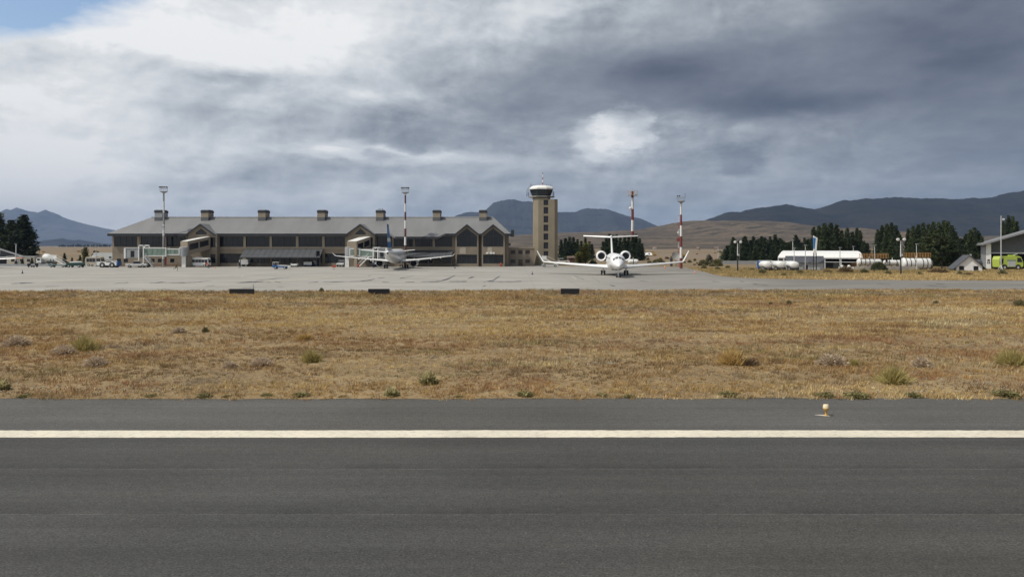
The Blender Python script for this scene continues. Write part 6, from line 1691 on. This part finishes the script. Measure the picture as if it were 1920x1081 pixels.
low_block(1432, 1452, 205, 488, 'grey_roofed_hut', 'grey pitched roof hut just behind the first tanker trucks', 'hut', M['light_grey'], M['grey'], .9)
low_block(1833, 1850, 196, 486, 'grey_lean_to', 'dim grey lean-to between the white house and the big hangar', 'shed', M['grey'], M['shed_roof'], .9)
for i, (px, D, w, lab) in enumerate(((1228, 1260, 6, 'far white cottage on the plain left of the red and white mast'), (1344, 1310, 8, 'far white cottage on the plain left of the dark wood'), (1309, 1290, 4, 'tiny far cottage between the mast and the dark wood'))):
    low_block(px - w / 2, px + w / 2, D, 462.8, 'far_cottage', lab, 'house', M['white'], mat('cottage_roof', (.3, .2, .16), .8), 1.4)
def left_hangar():
    D = 236.; k = D / FPX
    o = thing('dark_hangar', 'dark hangar with a white roof edge behind the small aircraft', 'hangar', (X(-70, D), D, GZ), 0.45)
    hw = (30 + 70) * k; ze = Z(481.5, D); zr = ze + hw * .38
    MB().box(-hw + .8, hw - .8, 0, 5, 0, ze).prism([(-hw + .8, ze), (hw - .8, ze), (0, zr - .5)], 0, 5).build('wall', M['shed_roof'], o)
    r = MB()
    for s in (-1, 1): r.loft([[(0, y, zr), (s * hw, y, ze), (s * hw, y, ze - .3), (0, y, zr - .3)] for y in (-.6, 5.4)])
    r.build('roof', M['shed_roof'], o)
    e = MB()
    for s in (-1, 1): e.loft([[(0, y, zr + .05), (s * (hw + .05), y, ze + .05), (s * (hw + .05), y, ze - .30), (0, y, zr - .30)] for y in (-.75, -.605)])
    e.build('bargeboard', M['white'], o)
    for i in range(4): MB().box(-hw + 2 + i * hw * .45, -hw + 2 + i * hw * .45 + hw * .42, -.1, -.003, 0, ze - .3).build('door_leaf', M['fascia'], o)
left_hangar()
def long_low_wall(px0, px1, D, h, name, lab, m):
    k = D / FPX; o = thing(name, lab, 'wall', (X((px0 + px1) / 2, D), D, GZ)); L = (px1 - px0) * k
    n = int(L / 3)
    for i in range(n): MB().box(-L / 2 + L * i / n, -L / 2 + L * (i + 1) / n - .03, -.1, .1, 0, h).build('wall_panel', m, o)
long_low_wall(-60, 104, 213, .62, 'low_wall', 'low grey wall along the apron edge by the cabin', M['grey'])
long_low_wall(1352, 1424, 238, 1.0, 'guard_fence', 'low grey barrier running in front of the dark wood', M['grey'])

# ------------------------------------------------------------------ trees
def tree_proto(kind, seed):
    """unit crown: height 1; returns crown and trunk meshes"""
    rng = np.random.default_rng(seed); py = random.Random(seed)
    pts, sz, shade = [], [], []
    if kind == 'spruce':
        z0, R, nw, per, cl = .05, .20, 26, 9, 15
        env = lambda t: (1 - t) ** .85 * (.55 + .45 * min(1, t * 6 + .4))
        droop, up = .10, 0
    elif kind == 'pine':
        z0, R, nw, per, cl = .04, .30, 22, 12, 26
        env = lambda t: (max(0, 1 - t) ** .62) * (.62 + .38 * min(1, t * 4)) * (1 + .12 * math.sin(t * 19 + seed))
        droop, up = -.03, 0
    elif kind == 'stone':
        z0, R, nw, per, cl = .24, .30, 16, 11, 20
        env = lambda t: (max(.05, math.sin(math.pi * min(1, .18 + t * .80))) ** .7)
        droop, up = -.08, 0
    else:
        z0, R, nw, per, cl = .08, .12, 20, 9, 12
        env = lambda t: max(.12, math.sin(math.pi * (.12 + t * .86))) ** .6
        droop, up = -.5, 0
    limbs = []
    for w in range(nw):
        t = (w + py.uniform(-.35, .35)) / (nw - 1); t = min(1, max(0, t)); zc = z0 + (1 - z0) * t * .97
        for b in range(per):
            a = py.uniform(0, 2 * math.pi); L = R * env(t) * py.uniform(.62, 1.18) * (1 + .22 * math.sin(3 * a + seed) )
            if py.random() < .06: L *= 1.25
            limbs.append((zc, a, L))
            dens = max(3, int(cl * (.35 + L / R)))
            for c in range(dens):
                f = math.sqrt(rng.uniform(.04, 1.0)); r = L * f
                j = rng.normal(0, .011 + .014 * f, 3)
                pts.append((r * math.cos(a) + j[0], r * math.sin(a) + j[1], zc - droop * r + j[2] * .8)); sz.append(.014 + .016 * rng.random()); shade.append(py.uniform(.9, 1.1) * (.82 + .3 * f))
    P = np.array(pts); S = np.array(sz); n = len(P)
    V = rng.normal(0, 1, (n, 3, 3)); V[:, :, 2] *= .7; V = P[:, None] + V * S[:, None, None]
    V[:, :, 2] = np.clip(V[:, :, 2], .012, 1.0)
    base = {'spruce': (.030, .047, .027), 'pine': (.033, .049, .026), 'stone': (.034, .048, .024), 'poplar': (.105, .115, .040)}[kind]
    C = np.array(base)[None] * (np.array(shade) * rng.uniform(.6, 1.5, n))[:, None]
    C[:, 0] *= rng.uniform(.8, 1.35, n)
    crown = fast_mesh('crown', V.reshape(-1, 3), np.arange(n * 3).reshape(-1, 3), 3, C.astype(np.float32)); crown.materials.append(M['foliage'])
    t = MB(); t.tube((0, 0, 0), (0, 0, .5), .018, .011, 8).tube((0, 0, .5), (.003, 0, .96), .011, .002, 6)
    for zc, a, L in limbs[::6]: t.tube((0, 0, zc * .98), (L * .8 * math.cos(a), L * .8 * math.sin(a), zc - droop * L * .8), .0045, .001, 4)
    me = bpy.data.meshes.new('trunk'); me.from_pydata(t.v, [], t.f); me.update(); me.materials.append(M['bark'])
    return crown, me
PROTO = {k: [tree_proto(k, s + 40 * i) for s in range(3 if k != 'poplar' else 2)] for i, k in enumerate(('spruce', 'pine', 'stone', 'poplar'))}
rt = random.Random(17)
def tree(kind, px, D, top, wpx, name, lab, group, parts=True):
    h = Z(top, D) - GZ
    w = (wpx * D / FPX) / {'spruce': .40, 'pine': .58, 'stone': .60, 'poplar': .25}[kind]
    cr, tr = PROTO[kind][rt.randrange(len(PROTO[kind]))]
    o = thing(name, lab, 'tree', (X(px, D), D, GZ), rt.uniform(0, 6.28), group, (w, w, h))
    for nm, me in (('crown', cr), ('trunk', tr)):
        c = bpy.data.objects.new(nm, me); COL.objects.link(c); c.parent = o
tree('pine', -6, 262, 397, 66, 'pine_tree', 'tall dark pine with its crown against the mountains behind the dark hangar', None)
tree('pine', 45, 258, 402, 58, 'pine_tree', 'tall broad dark pine standing behind the cream cabin', None)
tree('pine', 22, 270, 412, 50, 'pine_tree', 'dark pine squeezed between two taller pines behind the cabin', None)
for px, tp, w in ((121, 474, 11), (93, 476, 12), (135, 482, 7), (150, 478, 9)):
    tree('spruce', px, 240, tp, w, 'young_conifer', 'young dark conifer behind the parked ground equipment', 'young conifers behind the ground equipment')
for px, tp, w in ((42, 486, 8), (60, 483, 9), (30, 487, 7)):
    tree('spruce', px, 221, tp, w, 'young_conifer', 'small dark conifer in front of the cream cabin', 'small conifers by the cabin')
tree('poplar', 160, 236, 463, 11, 'poplar_tree', 'slim grey green poplar between ground carts and terminal', None)
tree('poplar', 1098, 232, 455, 15, 'poplar_tree', 'yellow green poplar left of the business jet engine', None)
tree('poplar', 1088, 236, 472, 20, 'poplar_tree', 'low bushy green tree at the foot of the yellow green poplar', None)
for i in range(26):
    px = 112 + i * 3.7 + rt.uniform(-1, 1)
    tree('pine', px, 3100, rt.uniform(456.6, 459.6), rt.uniform(3, 6), 'far_tree', 'tiny dark conifer in the far tree line below the mountains', 'far tree line on the plain')
for px, tp, w in ((1052, 449, 14), (1060, 446, 15), (1068, 443.5, 16), (1075, 444, 15), (1083, 448, 13), (1090, 451, 13), (1097.5, 445, 12), (1105, 452, 12), (1110, 457, 12), (1064, 452, 18), (1079, 453, 18)):
    tree('spruce', px, rt.uniform(312, 330), tp, w * 1.25, 'conifer', 'dark conifer in the grove right of the control tower', 'grove right of the control tower')
for px, tp, w in ((1131, 452, 14), (1137, 443, 15), (1143, 438, 15), (1150, 440, 14), (1156, 439, 14), (1163, 444, 14), (1171, 440, 16), (1179, 442, 15), (1187, 441, 16), (1193, 438, 14), (1199, 446, 14), (1204, 456, 12), (1147, 450, 20), (1176, 450, 20), (1196, 458, 16)):
    tree('spruce', px, rt.uniform(288, 306), tp, w * 1.3, 'conifer', 'dark conifer in the grove behind the business jet tail', 'grove behind the business jet')
px = 1359
while px < 1525:
    edge = max(0, 1 - (px - 1359) / 22.)
    tree(rt.choice(('spruce', 'pine')), px, rt.uniform(286, 322), rt.uniform(438.5, 455) + edge * 13, rt.uniform(16, 28), 'conifer', 'dark conifer in the wood behind the tanker trucks', 'wood behind the tanker trucks'); px += rt.uniform(4.4, 6.2)
px = 1364
while px < 1528:
    tree('spruce', px, rt.uniform(252, 268), rt.uniform(455, 466) + max(0, 1 - (px - 1364) / 14.) * 8, rt.uniform(16, 22), 'conifer', 'dark conifer in the wood behind the tanker trucks', 'wood behind the tanker trucks'); px += rt.uniform(7, 10)
for px, tp, w in ((1526, 425, 24), (1536, 422, 26), (1546, 418, 30), (1558, 417.5, 30), (1568, 420, 28), (1578, 431, 22), (1589, 427, 22), (1598, 434, 22), (1607, 427, 20), (1613, 432, 18), (1620, 452, 18), (1552, 436, 38), (1584, 446, 30), (1604, 448, 30)):
    tree('pine', px, rt.uniform(262, 286), tp, w, 'tall_pine', 'tall dark pine behind the white vaulted hangar', 'tall pines behind the vaulted hangar')
for px, tp, w in ((1626, 455, 20), (1646, 430, 22), (1654, 422, 24), (1663, 418.5, 24), (1672, 417, 24), (1680, 422, 24), (1686, 436, 18), (1660, 442, 34), (1675, 446, 32)):
    tree('pine', px, rt.uniform(240, 262), tp, w, 'tall_pine', 'tall dark pine behind the storage tanks', 'tall pines behind the storage tanks')
for px, tp, w in ((1703, 428, 20), (1712, 423, 22), (1722, 420, 24), (1731, 417, 26), (1741, 419, 24), (1750, 415, 26), (1760, 416, 26), (1770, 413, 28), (1777, 414, 26), (1785, 422, 26), (1792, 434, 22), (1720, 440, 34), (1745, 440, 36), (1770, 440, 38)):
    tree('pine', px, rt.uniform(204, 232), tp, w, 'dark_pine', 'dark pine in the clump between storage tanks and white house', 'pine clump by the white house')
for px, D, tp, w in ((1748, 190, 432, 40), (1766, 187, 436, 42), (1782, 189, 446, 36)):
    tree('stone', px, D, tp, w, 'spreading_pine', 'spreading dark pine with a bare lower trunk beside the white house', 'spreading pines beside the white house')
for px, tp, w in ((1802, 446, 26), (1812, 438, 26), (1820, 430, 24), (1827, 426, 24), (1834, 432, 24), (1841, 442, 20), (1818, 452, 36), (1832, 458, 30)):
    tree('pine', px, rt.uniform(199, 222), tp, w, 'dark_pine', 'dark pine standing behind the small white house', 'pines behind the small white house')
for px, tp, w in ((1881, 414, 18), (1891, 403, 22), (1899, 405, 22), (1907, 414, 18)):
    tree('pine', px, rt.uniform(250, 262), tp, w, 'dark_pine', 'dark pine poking above the big hangar roof', 'pines above the big hangar')
def leafy(name, px, D, wpx, hpx, lab, cat, col, n=2600, flat=1.0):
    rng = np.random.default_rng(int(px)); k = D / FPX
    d = rng.normal(0, 1, (n, 3)); d /= np.linalg.norm(d, axis=1, keepdims=True); d[:, 2] = np.abs(d[:, 2])
    th = np.arctan2(d[:, 1], d[:, 0]); rad = rng.uniform(.3, 1, n) ** .4 * (.78 + .4 * fbm(th * 2 + 9, d[:, 2] * 4, int(px), 3))
    P = d * rad[:, None] * np.array([wpx * k / 2, wpx * k / 2 * flat, hpx * k])
    s = rng.uniform(.06, .13, n)
    V = P[:, None] + rng.normal(0, 1, (n, 3, 3)) * s[:, None, None]; V[:, :, 2] = np.maximum(V[:, :, 2], 0)
    C = np.array(col)[None] * rng.uniform(.6, 1.45, (n, 1))
    me = fast_mesh(name, V.reshape(-1, 3), np.arange(n * 3).reshape(-1, 3), 3, C.astype(np.float32)); me.materials.append(M['foliage'])
    o = bpy.data.objects.new(name, me); COL.objects.link(o); o.location = (X(px, D), D, GZ); tag(o, lab, cat)
leafy('round_bush', 1647.5, 174.5, 31, 17, 'round olive green bush in front of the storage tanks', 'bush', (.055, .065, .032))
leafy('green_bush', 1345, 215, 22, 14, 'green bush at the apron bend right of the business jet', 'bush', (.075, .08, .035), 1600)
leafy('green_bush', 1318, 218, 20, 12, 'pale green bush behind the business jet wing tip', 'bush', (.10, .095, .045), 1400)
leafy('dark_bush', 1330, 232, 14, 20, 'upright dark bush between two green bushes behind the wing tip', 'bush', (.03, .04, .022), 1400)
leafy('green_bush', 1235, 232, 30, 11, 'low olive bush left of the satellite dish', 'bush', (.10, .10, .045), 1600)
leafy('hedge', 1081, 288, 74, 10, 'long low green hedge in front of the grove by the tower', 'hedge', (.045, .07, .028), 4200, .2)
leafy('green_bush', 1112, 228, 16, 9, 'dark low bush just left of the business jet engine', 'bush', (.03, .04, .022), 1200)
